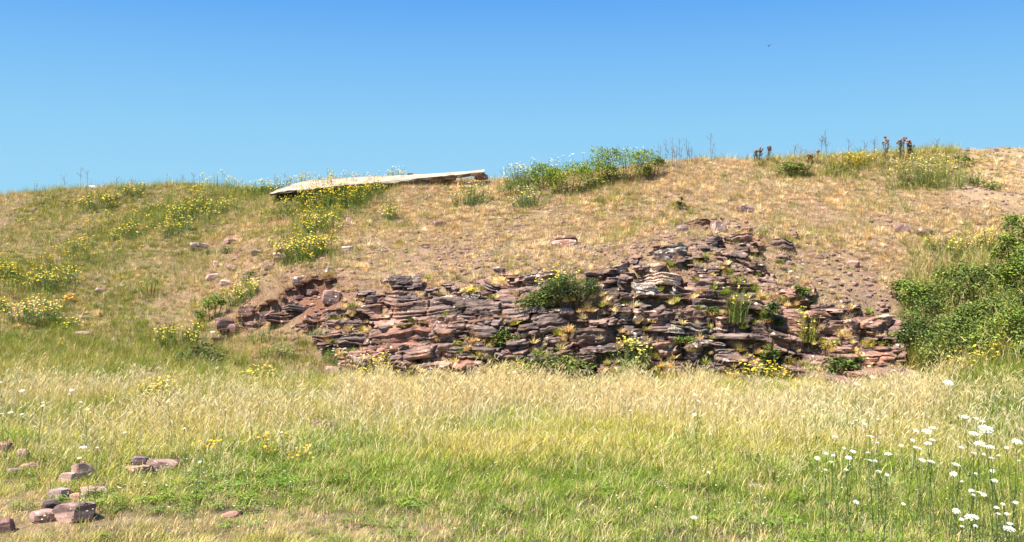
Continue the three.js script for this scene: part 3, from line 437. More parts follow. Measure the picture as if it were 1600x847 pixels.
for (const e of [
  [312, 388, 30, 11, PALE, .7, .4, 'pale flat slab with a dark edge high on the left bank'], [362, 378, 22, 8, PINK, .6, .6, 'narrow pinkish stone tilted on the bank, upper right of the pale flat slab'],
  [402, 397, 20, 9, PALE, .6, .3, 'pale stone on the bank left of the bright yellow clump'], [437, 407, 22, 15, PINK, .9, .2, 'pinkish block at the left foot of the bright yellow clump'],
  [440, 395, 18, 10, BROWN, .6, .3, 'reddish stone perched behind the pinkish block'], [446, 409, 8, 5, PALE, .4, .1, 'tiny pale stone right beside the pinkish block'],
  [470, 409, 13, 5, PALE, .5, .2, 'small pale stone under the bright yellow clump'], [543, 391, 17, 9, PALE, .8, .1, 'pale square stone alone on the tan bank right of the yellow clump'],
  [332, 435, 19, 9, PALE, .6, .2, 'whitish flat stone on the dry left bank, left of the low green tuft'], [353, 444, 20, 8, PALE, .5, .1, 'low whitish stone just left of the yellow clump at the lip of the hollow'],
  [337, 415, 8, 9, PALE, .4, .3, 'small upright white stone on the dry left bank'], [362, 420, 14, 8, PALE, .3, .3, 'rounded cream stone on the dry left bank'],
  [420, 421, 13, 10, PALE, .5, .2, 'white stone with a smaller one under it below the pinkish block'], [515, 425, 12, 11, PALE, .6, .4, 'white stone with a dark side above the dug hollow'],
  [466, 443, 22, 15, [2.1, 2, 1.95], .6, .4, 'mottled white stone set in the top edge of the dug hollow'], [518, 470, 30, 22, PINK, .6, .3, 'pinkish boulder at the right end of the dug hollow'],
  [416, 500, 24, 18, PINK, .9, .3, 'reddish square block under the overhanging turf'], [388, 498, 26, 20, BROWN, .8, -.4, 'angular brown block in the shade of the overhanging turf'],
  [358, 525, 22, 16, MAUVE, .3, .2, 'rounded stone at the lower left end of the dug hollow'], [350, 512, 28, 18, BROWN, .6, .3, 'brown boulder above the rounded stone at the end of the hollow'],
  [396, 515, 20, 13, BROWN, .8, .5, 'angular stone lying on the floor of the hollow'], [386, 530, 12, 9, MAUVE, .4, .4, 'small stone below the hollow beside the green tuft'],
  [228, 593, 28, 13, PINK, .6, .2, 'pinkish stone behind the small yellow flowers at the foot of the left bank'], [166, 604, 22, 8, PINK, .4, .1, 'low pinkish stone half hidden in the grass of the left bank foot'],
  [130, 525, 22, 10, PINK, .4, .3, 'dull pink stone in the grass low on the left bank'], [156, 456, 14, 8, PINK, .5, .3, 'small pink stone right of the orange flower'],
  [1122, 362, 24, 22, [1.9, 1.85, 1.8], .7, .2, 'grey cracked stone standing upright above the rock outcrop'], [1066, 364, 20, 17, MAUVE, .4, .2, 'round mauve boulder left of the square boulder above the outcrop'],
  [1165, 330, 26, 12, MAUVE, .6, .3, 'dark stone poking from tan grass above the upright grey stone'], [1428, 281, 22, 10, [2.1, 1.8, 1.65], .4, .2, 'pale pink stone on the crest left of the broad yellow flowers'],
  [1275, 500, 46, 20, [2.6, 1.95, 1.5], .9, .1, 'sandy orange slab set in the right part of the rocks'], [1355, 512, 48, 20, [2.6, 2, 1.55], .7, .2, 'second sandy slab, right of the first, near the bramble'],
  [1357, 556, 30, 16, [2.1, 1.7, 1.5], .9, .1, 'pinkish squared stone at the base of the rocks by the bramble'], [1408, 360, 24, 12, MAUVE, .5, .1, 'mauve stone in dry grass left of the yellow flowers on the right bank'],
  [1443, 365, 26, 9, BROWN, .6, .2, 'dark low stone right of the mauve stone on the right bank'], [1333, 415, 18, 9, PINK, .7, -.5, 'tilted pinkish stone on the dry bank right of the outcrop'],
  [545, 347, 9, 9, PALE, .5, .1, 'small white stone beside the narrow yellow clump on the upper bank'], [686, 352, 22, 9, MAUVE, .6, .2, 'mauve stone in tan grass below the broken slab'],
  [880, 384, 40, 13, PINK, .6, .1, 'broad low pinkish stone on the tan bank above the green bush'], [600, 560, 22, 12, PINK, .5, .1, 'pinkish stone at the lower left foot of the outcrop'],
  [455, 588, 20, 12, PINK, .6, .3, 'reddish stone in the scree below the hollow'], [520, 582, 26, 12, PINK, .7, .2, 'flat pinkish stone in the scree left of the outcrop'], [500, 592, 18, 10, BROWN, .6, .4, 'brown stone at the lower edge of the scree'],
]) stone(...e, FAR, .22);

// ---------- the broken slab on the crest ----------
{
  const front = [[421, 303], [450, 297.5], [476, 297], [519, 291], [564, 287.5], [600, 286], [621, 285], [647, 279.5], [673, 276.5], [695, 275], [737, 270.5], [757, 268.8]], back = [[757, 264.6], [737, 267], [700, 270], [661, 273], [637, 275], [604, 277], [542, 277.5], [512, 278.5], [478, 283], [457, 286.5], [449, 292], [433, 296.5]];
  const at = (px, d, py) => [(px - 800) / F * d, EYE + (HY - py) / F * d, -d], dF = (px) => 22.4 - .25 * (px - 420) / 337, top = [];
  for (const [px, py] of front) top.push(at(px, dF(px), py)); for (const [px, py] of back) top.push(at(px, dF(px) + .28 + .55 * clamp((757 - px) / 300), py));
  // refine the outline so that the edge crumbles
  const r = rng(5), ring = []; top.forEach((p, i) => { const q = top[(i + 1) % top.length], n = Math.max(1, Math.round(Math.hypot(q[0] - p[0], q[2] - p[2]) / .09)); for (let k = 0; k < n; k++) { const t = k / n, j = k ? 1 : .3; ring.push([lerp(p[0], q[0], t) + .02 * j * (r() - .5), lerp(p[1], q[1], t) + .018 * j * (r() - .5), lerp(p[2], q[2], t) + .04 * j * (r() - .5)]); } });
  const v2 = ring.map((p) => new THREE.Vector2(p[0], -p[2])), faces = THREE.ShapeUtils.triangulateShape(v2, []), g = new MB(), cc = [.53, .45, .36];
  const o = { x: ring[0][0] + 2.4, y: ring[0][1] - .12, z: ring[0][2] }, n = ring.length, th = ring.map((p) => .04 + .055 * step(p[0], -2.4, -1.2) * (.6 + .5 * n2(p[0] * 6, p[2] * 6, 2)));
  const A = ring.map((p) => g.v(p[0] - o.x, p[1] - o.y, p[2] - o.z, vary(cc, r, .08))); for (const f of faces) g.tri(A[f[0]], A[f[1]], A[f[2]]);
  const B = ring.map((p) => g.v(p[0] - o.x, p[1] - o.y, p[2] - o.z, vary([.2, .155, .115], r, .4))), C = ring.map((p, i) => g.v(p[0] - o.x + .03 * (r() - .5), p[1] - o.y - th[i], p[2] - o.z + (r() - .8) * .05, vary([.13, .1, .075], r, .4)));  // dark broken rim; shade under the slab is put into its colour too
  for (let i = 0; i < n; i++) { const j = (i + 1) % n; g.tri(B[i], C[i], B[j]); g.tri(B[j], C[i], C[j]); }
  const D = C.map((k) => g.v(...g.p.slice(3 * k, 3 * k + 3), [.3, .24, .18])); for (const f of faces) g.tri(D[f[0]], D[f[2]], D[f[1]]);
  const geo = tileUV(g.geo(false), 1), t = thing('broken_slab', 'long pale broken concrete slab lying along the crest of the bank', 'concrete slab', o);
  const conc = texture(512, 512, (u, v) => { const a = .74 + .75 * (tf(u, v, 6, 9, 401, 5) - .5) + .45 * (tf(u, v, 90, 90, 402, 2) - .5), s = clamp((tf(u, v, 14, 14, 403, 4) - .58) * 8); return [a * 1.08, a * (1.05 - .1 * s), a * (1.03 - .2 * s)]; }, [.8, .8]);
  part('slab', geo, new THREE.MeshStandardMaterial({ map: conc, bumpMap: B_SOIL, bumpScale: .012, roughness: .95, vertexColors: true, side: THREE.DoubleSide }), t);
  // stones it has come to rest on
  for (const [px, py, w, h, l] of [[652, 289, 34, 9, 'flat brownish stone under the front edge of the broken slab'], [700, 281, 26, 8, 'stone wedged under the right half of the broken slab'], [752, 279, 20, 8, 'dark crumbled lump under the right tip of the broken slab'], [677, 283, 20, 8, 'dark stone wedged under the middle of the broken slab']]) { const d = 22.45, s = d / F, P = at(px, d, py), q = part(numbered('stone'), paint(stoneGeo(w * s, h * s, .3, px, .7, 5), () => PINK), M.stone, scene); q.position.set(P[0], P[1] + h * s * .35, P[2]); tag(q, l, 'stone', 'stones under the broken slab'); }
  // bits left lying on it
  const bd = dF(641) + .5, bp = at(641, bd, 276); const brick = thing('brick', 'small dark red brick lying on top of the pale slab', 'brick', { x: bp[0], y: bp[1], z: bp[2] }, .15);
  const bg = new THREE.BoxGeometry(.135, .075, .09, 6, 3, 4), q = bg.attributes.position; for (let i = 0; i < q.count; i++) { const x = q.getX(i), y = q.getY(i), z = q.getZ(i); const k = 1 - .08 * Math.pow(Math.abs(x / .0675), 6) * Math.pow(Math.abs(y / .0375), 4); q.setXYZ(i, x * k + .003 * n3(x * 90, y * 90, z * 90), y * k + .037 + .003 * n3(x * 70, y * 70, z * 70), z * k); } bg.computeVertexNormals(); part('brick_body', paint(bg, () => [.26, .085, .055]), new THREE.MeshStandardMaterial({ bumpMap: B_SOIL, bumpScale: .01, roughness: .95, vertexColors: true }), brick);
  const cd = dF(657) + .5, cp = at(657, cd, 275.5), chip = part(numbered('stone'), paint(stoneGeo(.075, .05, .06, 44, .6, 3), () => BROWN), M.stone, scene); chip.position.set(cp[0], cp[1] + .012, cp[2]); tag(chip, 'tiny dark stone on the pale slab right of the brick', 'stone');
}

// ---------- the turf overhanging the dug hollow ----------
{
  const r = rng(88), soil = [], sod = new MB(), o = { x: lip[2][0], y: 0, z: -lip[2][1] };
  for (let k = 0; k < 26; k++) { const x = lerp(lip[0][0], lip[lip.length - 1][0], (k + .5) / 26), d = lipDepth(x) + .1, y = height(x, d) - .06 + .05 * (r() - .5), s = .03 + .07 * r() * r(), g = stoneGeo(s * 2.6, s * .9, s * 2.4, 700 + k, .4, 3); g.translate(x - o.x, y - o.y + .01, -d + .06 + .08 * r() - o.z); soil.push(paint(g, () => [.8, .5, .38]));
    const tuftiness = Math.max(0, 130 * (r() - .25)) * (k % 3 ? 1 : .3), reach = .5 + r(), hue = r(); for (let n = 0; n < tuftiness; n++) { const a = r() * 6.283, X = x + (r() - .5) * .22, Z = -d + .2 * r() * reach - .02, c = vary(r() < .2 + .3 * hue ? OLIVE : mixc(TAN, [.5, .35, .2], hue), r, .35); sod.blade(X - o.x, y + .03 + .06 * r() - o.y, Z - o.z, (.07 + .16 * r()) * reach, .007, 1.57 + (r() - .5) * 2.6, .6 + 1.5 * r(), c, 3, .2 + 1.1 * r()); } }
  const t = thing('turf_overhang', 'overhanging lip of dry turf and red soil above the dug hollow', 'turf edge', o); for (let k = 0; k < 22; k++) { const x = lerp(lip[0][0], lip[lip.length - 1][0], r()), d = lipDepth(x) - .02 - .1 * r(), s = .04 + .17 * r() * r() * r(); const m = part(k ? 'embedded_stone_' + String(k).padStart(3, '0') : 'embedded_stone', paint(stoneGeo(s * (1.2 + 1.2 * r()), s, s * 1.3, 800 + k, 1, 4), () => r() < .5 ? [1.2, .85, .75] : [1.3, 1.15, 1.1]), M.stone, t); m.position.set(x - o.x, height(x, d) + s * .25 + .08 * r() - o.y, -d - o.z); m.rotation.set(r() - .5, r() * 6, r() - .5); }
  part('soil', mergeGeometries(soil), M.stone, t); part('hanging_grass', sod.geo(), M.grass, t).userData.kind = 'stuff';
}
grasses();

// ---------- plants ----------
const YEL = [.83, .62, .045], CREAM = [.8, .72, .32], WHITE = [.7, .7, .64], ORANGE = [.9, .36, .015];
const FOL = [.135, .205, .036], BRIGHT = [.215, .305, .042], BLUEG = [.2, .28, .09], DARK = [.085, .15, .034], BROOM = [.175, .245, .05];
// a clump of upright leafy stems that carry flat heads of small flowers
function flowers(px, py, w, h, o, label, group = 'flowering clumps on the bank') {
  const p = root(px, py), s = p.d / F, R = w * s / 2, H = h * s, r = rng(Math.round(px * 31 + py * 17)), fb = new MB(), hb = new MB(), dens = (o.dens ?? 1) * 1.25, nS = Math.round(clamp(26 * dens * w / 40, 8, 130)), fol = o.fol ?? BLUEG, fs = o.fs ?? .0155;
  for (let k = 0; k < nS; k++) {
    const a = r() * 6.283, q = Math.sqrt(r()), bx = q * R * Math.cos(a) * (.7 + .5 * r()), bz = q * R * .7 * Math.sin(a), by = Math.max(-.06, height(p.x + bx, p.d - bz) - p.y), hh = H * (.5 + .55 * r()) * (1 - .3 * q * q), tx = bx * 1.3 + (r() - .5) * .14, tz = bz * 1.2 + (r() - .5) * .08, top = [tx, by + hh, tz], c = vary(fol, r, .35);
    fb.rod([bx, by - .03, bz], top, .0035, .002, c);
    for (let i = 0; i < 4; i++) { const e = r() * 6.283; fb.blade(bx + (r() - .5) * .1, by - .03, bz + (r() - .5) * .1, hh * (.45 + .5 * r()), .008, e, .15 + .5 * r(), vary(mixc(fol, BROOM, .6), r, .4), 3); }
    const nl = Math.round((o.leaves ?? 1) * 18); for (let i = 0; i < nl; i++) { const t = .05 + .85 * r(), phi = r() * 6.283, P = [lerp(bx, tx, t), by + hh * t, lerp(bz, tz, t)]; fb.leaf(P, norm([Math.cos(phi), .35 + .9 * r(), Math.sin(phi)]), [0, 1, 0], (o.ll ?? .06) * (.5 + .8 * r()) * (1.1 - .5 * t), .011 * (o.lw ?? 1), vary(c, r, .25)); }
    if (r() < (o.bloom ?? .9) * .8) { const n = 2 + Math.floor(r() * 4 * (o.many ?? 1)); for (let i = 0; i < n; i++) { const P = [tx + (r() - .5) * .15, top[1] + (r() - .6) * .12, tz + (r() - .5) * .15]; fb.rod([tx, top[1] - .05, tz], P, .0015, .001, c); hb.disc(P, norm([(r() - .5) * .8, 1, .5 * r()]), fs * (.6 + .8 * r()), vary(o.two && r() < .4 ? o.two : (o.col ?? YEL), r, .3), 6, .25); } }
  }
  const t = thing(o.name ?? 'flowering_plant', label, 'flowering plant', p, 0, group); part('foliage', fb.geo(), M.leaf, t); if (hb.n) part('flower_heads', hb.geo(), M.petal, t).userData.kind = 'stuff'; return t;
}
const YG = 'yellow flowered clumps on the bank';
for (const [px, py, w, h, o, label] of [
  [85, 452, 78, 38, {}, 'large round clump of yellow flowers on the left bank above the orange flower'], [55, 500, 72, 38, { two: CREAM }, 'clump of yellow and cream flowers low on the left bank under the orange flower'],
  [108, 516, 26, 18, {}, 'small low yellow clump right of the cream and yellow one on the left bank'], [6, 432, 30, 26, {}, 'yellow clump cut by the left edge, halfway up the bank'], [4, 486, 24, 22, {}, 'lower yellow clump cut by the left edge of the photo'],
  [152, 326, 60, 22, {}, 'row of yellow flowers high on the left bank below the skyline'], [206, 308, 44, 20, { bloom: .6 }, 'sparse yellow clump against the skyline on the left bank'], [272, 366, 46, 30, {}, 'bright yellow clump on the left bank below the long yellow row'],
  [318, 342, 96, 28, {}, 'long row of yellow flowers on the upper left bank'], [196, 372, 50, 22, { bloom: .6 }, 'thin yellow clump in the middle of the left bank'], [240, 330, 30, 16, { bloom: .7 }, 'small yellow clump left of the long yellow row'],
  [120, 392, 60, 22, { bloom: .35, fol: GREY }, 'grey green clump with few yellow flowers on the left bank'], [409, 303, 52, 22, { many: 1.5 }, 'dense bright yellow clump at the left tip of the pale slab'],
  [480, 404, 78, 38, { dens: 1.4, many: 1.3, fol: BROOM, leaves: 1.4 }, 'brightest yellow clump with long green stems in the middle of the bank'], [498, 362, 60, 32, { fol: BROOM }, 'yellow flowers just above the brightest clump of the bank'],
  [470, 330, 70, 36, { bloom: .7, fol: FOL }, 'yellow speckled green clump below the left half of the slab'], [540, 322, 92, 40, { dens: 1.5, bloom: .5, fol: FOL, leaves: 1.6 }, 'large dark green clump with scattered yellow flowers below the slab'], [576, 305, 60, 22, { bloom: .8 }, 'yellow flowers along the front edge of the slab'],
  [611, 346, 28, 28, { many: 1.4 }, 'narrow yellow clump standing alone in tan grass below the slab'], [608, 292, 34, 20, { col: [.85, .52, .02] }, 'golden clump overlapping the middle of the slab edge'], [735, 322, 58, 42, { two: WHITE, bloom: .7, dens: 1.3 }, 'green clump with white and yellow flowers below the right tip of the slab'],
  [618, 279, 30, 34, { col: WHITE, fol: GREY, bloom: .8, dens: 1.3 }, 'small bushy plant with white flowers growing on top of the slab'], [380, 472, 44, 34, { two: CREAM, fol: BRIGHT }, 'yellow and cream clump on the turf above the dug hollow'], [277, 545, 70, 40, { bloom: .5, fol: FOL }, 'wide loose yellow clump left of the dug hollow'],
  [244, 626, 56, 34, {}, 'yellow flowers in the tall grass in front of the pinkish stone'], [405, 598, 40, 26, { bloom: .6 }, 'small yellow flowers among grass below the hollow'],
  [825, 322, 62, 34, { two: WHITE, bloom: .6 }, 'low spiky clump with white and yellow flowers left of the green crest bushes'], [826, 290, 76, 40, { two: WHITE, bloom: .8, dens: 1.3 }, 'wispy blue green clump with white flowers at the left end of the crest bushes'],
  [1455, 290, 116, 48, { dens: 1.3, two: CREAM, fol: GREY }, 'broad yellow flowered clump on the crest near the bare path'], [1355, 258, 60, 26, { bloom: .6, fol: OLIVE }, 'yellow green clump on the skyline left of the thistles'], [1320, 262, 50, 24, { col: [.85, .5, .02], bloom: .6, fol: OLIVE }, 'golden flowered clump on the crest between the two green bushes'],
  [1492, 400, 74, 34, { fol: GREY }, 'yellow flowers above the bramble on the right bank'], [1550, 390, 46, 34, { fol: FOL, leaves: 1.5 }, 'leafy yellow clump against the right end of the bank above the bramble'], [1551, 296, 26, 12, {}, 'tiny yellow clump on the bare path at the upper right'],
  [1528, 290, 40, 22, { bloom: .4 }, 'green clump with few yellow flowers at the edge of the bare path'], [1190, 600, 84, 36, { many: 1.2, fol: BRIGHT }, 'yellow flowers along the foot of the rocks right of the centre'], [818, 592, 56, 34, { fol: BRIGHT, bloom: .8 }, 'yellow flowers at the foot of the rocks left of the leafy bushes'],
  [585, 596, 50, 46, { bloom: .6, fol: OLIVE, dens: .8 }, 'tall thin yellow flowers at the lower left corner of the rocks'], [987, 562, 62, 42, { col: [.8, .68, .12], bloom: 1, many: 1.6, dens: .8, leaves: .4 }, 'pale yellow flat heads above the bright green bush at the foot of the rocks'],
  [1540, 578, 90, 44, { bloom: .5, fol: OLIVE }, 'yellow flowers in the grass below the bramble on the right'], [873, 452, 50, 44, { two: CREAM, bloom: .9, many: 1.3 }, 'yellow and cream flowers on top of the green bush in the rocks'], [735, 458, 22, 16, { bloom: .5, fol: OLIVE }, 'small yellow flower tuft in the left half of the rocks'],
  [1262, 525, 30, 50, { bloom: .4, fol: OLIVE, leaves: .6 }, 'thin yellow flowered stems on the right of the rocks'],
]) flowers(px, py, w, h, o, label, YG);
const OG = 'orange yellow flowers in the meadow';
for (const [px, py, w, label] of [[325, 712, 22, 'left orange yellow flowers in the meadow grass'], [385, 702, 28, 'orange yellow flowers in the meadow, second group from the left'], [412, 700, 24, 'middle orange yellow flowers in the meadow right of the second group'], [445, 698, 20, 'upper right orange yellow flowers in the meadow'], [464, 726, 18, 'lowest orange yellow flowers in the meadow, right of the others'], [425, 718, 20, 'orange yellow flowers low between the others in the meadow']]) flowers(px, py, w, 26, { col: [.88, .48, .015], dens: .35, fs: .013, leaves: .5, fol: OLIVE, many: .8 }, label, OG);
flowers(108, 474, 15, 12, { col: ORANGE, dens: .6, fs: .03, many: 1.2, fol: FOL, leaves: .4 }, 'single vivid orange flower on the left bank', undefined);

// leafy bushes: leaves spread through the volume of several lobes
function bush(px, py, w, h, o, label, group) {
  const p = root(px, py), s = p.d / F, R = w * s / 2, H = h * s, r = rng(Math.round(px * 13 + py * 29)), lb = new MB(), tb = new MB(), nl = Math.max(4, Math.round(w / 11)), lobes = [], col = o.col ?? FOL, LL = o.ll ?? .05;
  for (let k = 0; k < nl; k++) { const t = (k + .5) / nl * 2 - 1 + (r() - .5) * .3, lx = t * R * .85, lz = (r() - .35) * R * .5, lr = (.22 + .34 * r()) * Math.min(R, H), by = Math.max(-.08, height(p.x + lx, p.d - lz) - p.y); lobes.push([lx, by + (H - lr) * (1 - .55 * t * t) * (.35 + .65 * r()), lz, lr]); tb.rod([lx * .5, (height(p.x + lx * .5, p.d) - p.y) - .05, 0], lobes[k].slice(0, 3), .012, .005, [.16, .11, .07], 4); }
  const N = Math.round((o.n ?? 1) * 950 * R * H / (LL * LL) * .02);
  for (let i = 0; i < N; i++) {
    const L = lobes[Math.floor(r() * lobes.length)], v = norm([r() - .5, r() - .42, r() - .42]), q = Math.pow(r(), .4) * (1 + .25 * (r() - .5)), P = [L[0] + v[0] * L[3] * q * 1.25, L[1] + v[1] * L[3] * q * .95, L[2] + v[2] * L[3] * q]; const gy = height(p.x + P[0], p.d - P[2]) - p.y; if (P[1] < gy + .01) P[1] = gy + .03 * r() + .01;
    const phi = r() * 6.283, d = norm([v[0] * .7 + Math.cos(phi), .15 + .5 * v[1] + (r() - .5) * .6 + (o.up ?? 0), v[2] * .7 + Math.sin(phi)]); lb.leaf(P, d, norm([v[0] * .5 + (r() - .5) * .7, 1, v[2] * .5 + (r() - .5) * .7]), LL * (.55 + .8 * r()), LL * (o.asp ?? .6) * (.6 + .6 * r()), vary(r() < (o.redden ?? .02) ? [.3, .1, .04] : r() < .22 ? mixc(col, BRIGHT, .6) : r() < .1 ? mixc(col, OLIVE, .6) : col, r, .55));
  }
  const t = thing(o.name ?? 'green_bush', label, o.cat ?? 'bush', p, 0, group); part('foliage', lb.geo(), M.leaf, t); part('branches', tb.geo(), M.twig, t); return t;
}
const CB = 'green bushes on the crest', RB = 'green bushes among the rocks';
for (const [px, py, w, h, o, label, g] of [
  [980, 284, 96, 68, { col: [.27, .35, .045], ll: .065, asp: .3, up: .5 }, 'tallest rounded green bush on the crest with yellow and white flowers', CB], [890, 302, 100, 62, { col: [.26, .35, .045], ll: .07, asp: .34, up: .4 }, 'bright green leafy bush on the crest left of the tallest bush', CB], [935, 286, 60, 58, { col: [.26, .34, .045], ll: .065, asp: .3, up: .4 }, 'green bush between the bright leafy bush and the tallest bush', CB], [1018, 280, 40, 46, { col: BRIGHT, ll: .055, asp: .4 }, 'dark green bush at the right foot of the tallest crest bush', CB],
  [848, 294, 62, 48, { col: BRIGHT, ll: .06, asp: .25, up: .7 }, 'small green bush left of the bright leafy bush on the crest', CB], [800, 304, 44, 30, { col: BLUEG, ll: .06, asp: .16, up: 1 }, 'feathery blue green clump at the left tip of the crest bushes', CB], [1240, 276, 56, 32, { col: FOL, ll: .05 }, 'leafy green bush on the crest right of the left thistles', CB], [1310, 276, 44, 28, { col: BROOM, ll: .07, asp: .16, up: 1.2 }, 'spiky upright green bush on the crest', CB], [1505, 262, 30, 26, { col: FOL, ll: .08, asp: .3, up: .6 }, 'dark leafy plant at the right of the broad yellow clump', CB],
  [890, 462, 108, 48, { col: [.07, .12, .035], ll: .032 }, 'wide dark green bush growing in a hollow high in the rocks', RB], [840, 470, 60, 30, { col: FOL, ll: .04 }, 'lower green bush left of the wide bush high in the rocks', RB], [862, 586, 116, 56, { col: FOL, ll: .055, redden: .06 }, 'large mixed green bush at the foot of the rocks left of centre', RB], [788, 540, 42, 44, { col: FOL, ll: .05, redden: .08 }, 'green trailing bush in a cleft of the left half of the rocks', RB],
  [795, 575, 40, 34, { col: OLIVE, ll: .05, redden: .1 }, 'yellowish bush below the trailing bush in the cleft', RB], [992, 586, 58, 36, { col: BRIGHT, ll: .05 }, 'bright green bush under pale yellow heads at the foot of the rocks', RB], [1206, 515, 38, 58, { col: DARK, ll: .05 }, 'tall dark bush hanging over the right half of the rocks', RB], [1206, 558, 34, 30, { col: FOL, ll: .05 }, 'small bush below the tall dark bush on the rocks', RB],
  [1314, 578, 52, 40, { col: FOL, ll: .055 }, 'bush at the foot of the rocks near the bramble', RB], [1255, 472, 32, 44, { col: FOL, ll: .045, redden: .05 }, 'thin bush right of the tall dark bush on the rocks', RB], [1068, 528, 36, 14, { col: BRIGHT, ll: .04 }, 'low green cushion on a ledge in the middle of the rocks', RB], [1112, 487, 20, 20, { col: FOL, ll: .04 }, 'small green tuft left of the broom like plant on the rocks', RB],
  [1100, 580, 26, 14, { col: FOL, ll: .04 }, 'small green plant at the foot of the rocks below the middle ledge', RB], [1388, 535, 24, 26, { col: BRIGHT, ll: .05 }, 'green plant between the sandy slab and the bramble', RB], [1296, 536, 30, 22, { col: OLIVE, ll: .04 }, 'olive plant on the rocks left of the sandy slabs', RB], [700, 585, 30, 14, { col: FOL, ll: .045 }, 'small plant at the foot of the left rocks', RB], [715, 533, 18, 12, { col: OLIVE, ll: .03 }, 'tiny olive tuft on the big left block of the rocks', RB],
  [320, 570, 80, 34, { col: DARK, ll: .05, redden: .08 }, 'dark low bush below the left end of the hollow', undefined], [332, 500, 44, 44, { col: BRIGHT, ll: .045 }, 'fresh green bush at the upper left of the hollow', undefined], [410, 535, 56, 26, { col: BROOM, ll: .06, asp: .15, up: .9 }, 'blue green grassy tuft on the slope below the hollow', undefined], [500, 522, 36, 18, { col: [.27, .33, .17], ll: .045 }, 'pale grey green plant with broad leaves beside the hollow', undefined], [515, 568, 34, 24, { col: BROOM, ll: .06, asp: .15, up: .9 }, 'upright green tuft in the scree left of the rocks', undefined],
  [440, 560, 60, 24, { col: GREY, ll: .04, asp: .3, up: .5 }, 'grey green low shrub on the slope below the hollow', undefined], [355, 395, 22, 9, { col: [.22, .3, .12], ll: .04 }, 'light green rosette on the dry bank near the pale flat slab', undefined], [327, 398, 24, 10, { col: [.22, .3, .12], ll: .04 }, 'light green leaves right under the pale flat slab', undefined], [390, 436, 26, 14, { col: FOL, ll: .04 }, 'low green tuft on the dry bank above the hollow', undefined],
  [233, 462, 34, 40, { col: GREY, ll: .07, asp: .12, up: 1.2 }, 'upright grey green grass like tuft in the middle of the left bank', undefined], [1063, 328, 12, 24, { col: FOL, ll: .05 }, 'single small sapling standing in tan grass above the outcrop', undefined], [1190, 372, 20, 18, { col: BRIGHT, ll: .05, asp: .15, up: 1 }, 'small green tuft right of the upright grey stone', undefined], [440, 345, 50, 24, { col: FOL, ll: .05, asp: .25, up: .6 }, 'dark green tuft on the bank above the brightest yellow clump', undefined],
]) bush(px, py, w, h, o, label, g);
{ // bramble thicket
  const B = 'bramble bushes of the thicket on the right';
  for (const [px, py, w, h, c, label] of [[1450, 480, 96, 60, BRIGHT, 'upper left bramble bush of the thicket beside the rocks'], [1530, 470, 110, 66, FOL, 'upper middle bramble bush of the thicket'], [1600, 462, 100, 96, BRIGHT, 'bramble bush at the right edge, top of the thicket'], [1445, 512, 80, 50, FOL, 'bramble bush between the upper left and lowest left ones'], [1545, 508, 100, 54, FOL, 'bramble bush in the centre right of the thicket'], [1610, 505, 70, 60, DARK, 'bramble bush at the right edge, middle of the thicket'], [1430, 540, 74, 56, DARK, 'bramble bush nearest the rocks at the left foot of the thicket'], [1490, 562, 104, 70, BROOM, 'bramble bush at the lower middle of the thicket'], [1575, 545, 118, 76, BRIGHT, 'bramble bush at the lower right of the thicket'], [1620, 560, 80, 80, BRIGHT, 'lowest bramble bush cut by the right edge'], [1500, 520, 90, 54, BROOM, 'dark bramble bush in the centre of the thicket'], [1415, 470, 54, 40, FOL, 'small bramble bush at the upper left tip of the thicket'], [1592, 420, 90, 92, BRIGHT, 'grey green bush above the bramble at the right edge'], [1490, 440, 70, 40, FOL, 'low bramble bush below the yellow flowers of the right bank']])
    bush(px, py, w, h, { name: 'bramble_bush', cat: 'bramble', col: c, ll: .055, n: .9, redden: .01 }, label, B);
  bush(1540, 434, 40, 26, { col: [.32, .33, .13], ll: .075, n: .7, redden: .15 }, 'pale yellowing leafy branch sticking out of the bramble thicket');
}
scatter('thicket_grass', 'long grass growing up through the bramble thicket', 'grass', [G_TALL[0], G_WISP[0]], 30000, 330, 11.5, 18, (px, py, x, d, r) => r() < .5 * step(px, 1400, 1440) * step(py, 370, 420) * (1 - step(py, 560, 600)) ? { s: 1 + .6 * r(), c: r() < .35 ? mixc(STRAW, TAN, r()) : mixc(GREY, GREEN, r()), lean: -.1 } : null);
{ // broom like upright plant on the ledge
  const p = root(1150, 500), s = p.d / F, r = rng(9), b = new MB(), f = new MB();
  for (let k = 0; k < 190; k++) { const a = r() * 6.283, q = r() * .17, ph = r() * 6.283; b.blade(q * Math.cos(a), -.03, q * Math.sin(a), 75 * s * (.55 + .5 * r()), .009, ph, .2 + .55 * r(), vary(r() < .25 ? [.2, .13, .06] : BROOM, r, .35), 4); } for (let k = 0; k < 9; k++) f.disc([(r() - .5) * .3, 75 * s * (.35 + .5 * r()), .1], [0, .6, .8], .016, YEL);
  const t = thing('broom_plant', 'tall upright broom like plant rooted on a ledge right of centre in the rocks', 'shrub', p); part('stems', b.geo(), M.leaf, t); part('flower_heads', f.geo(), M.petal, t);
}

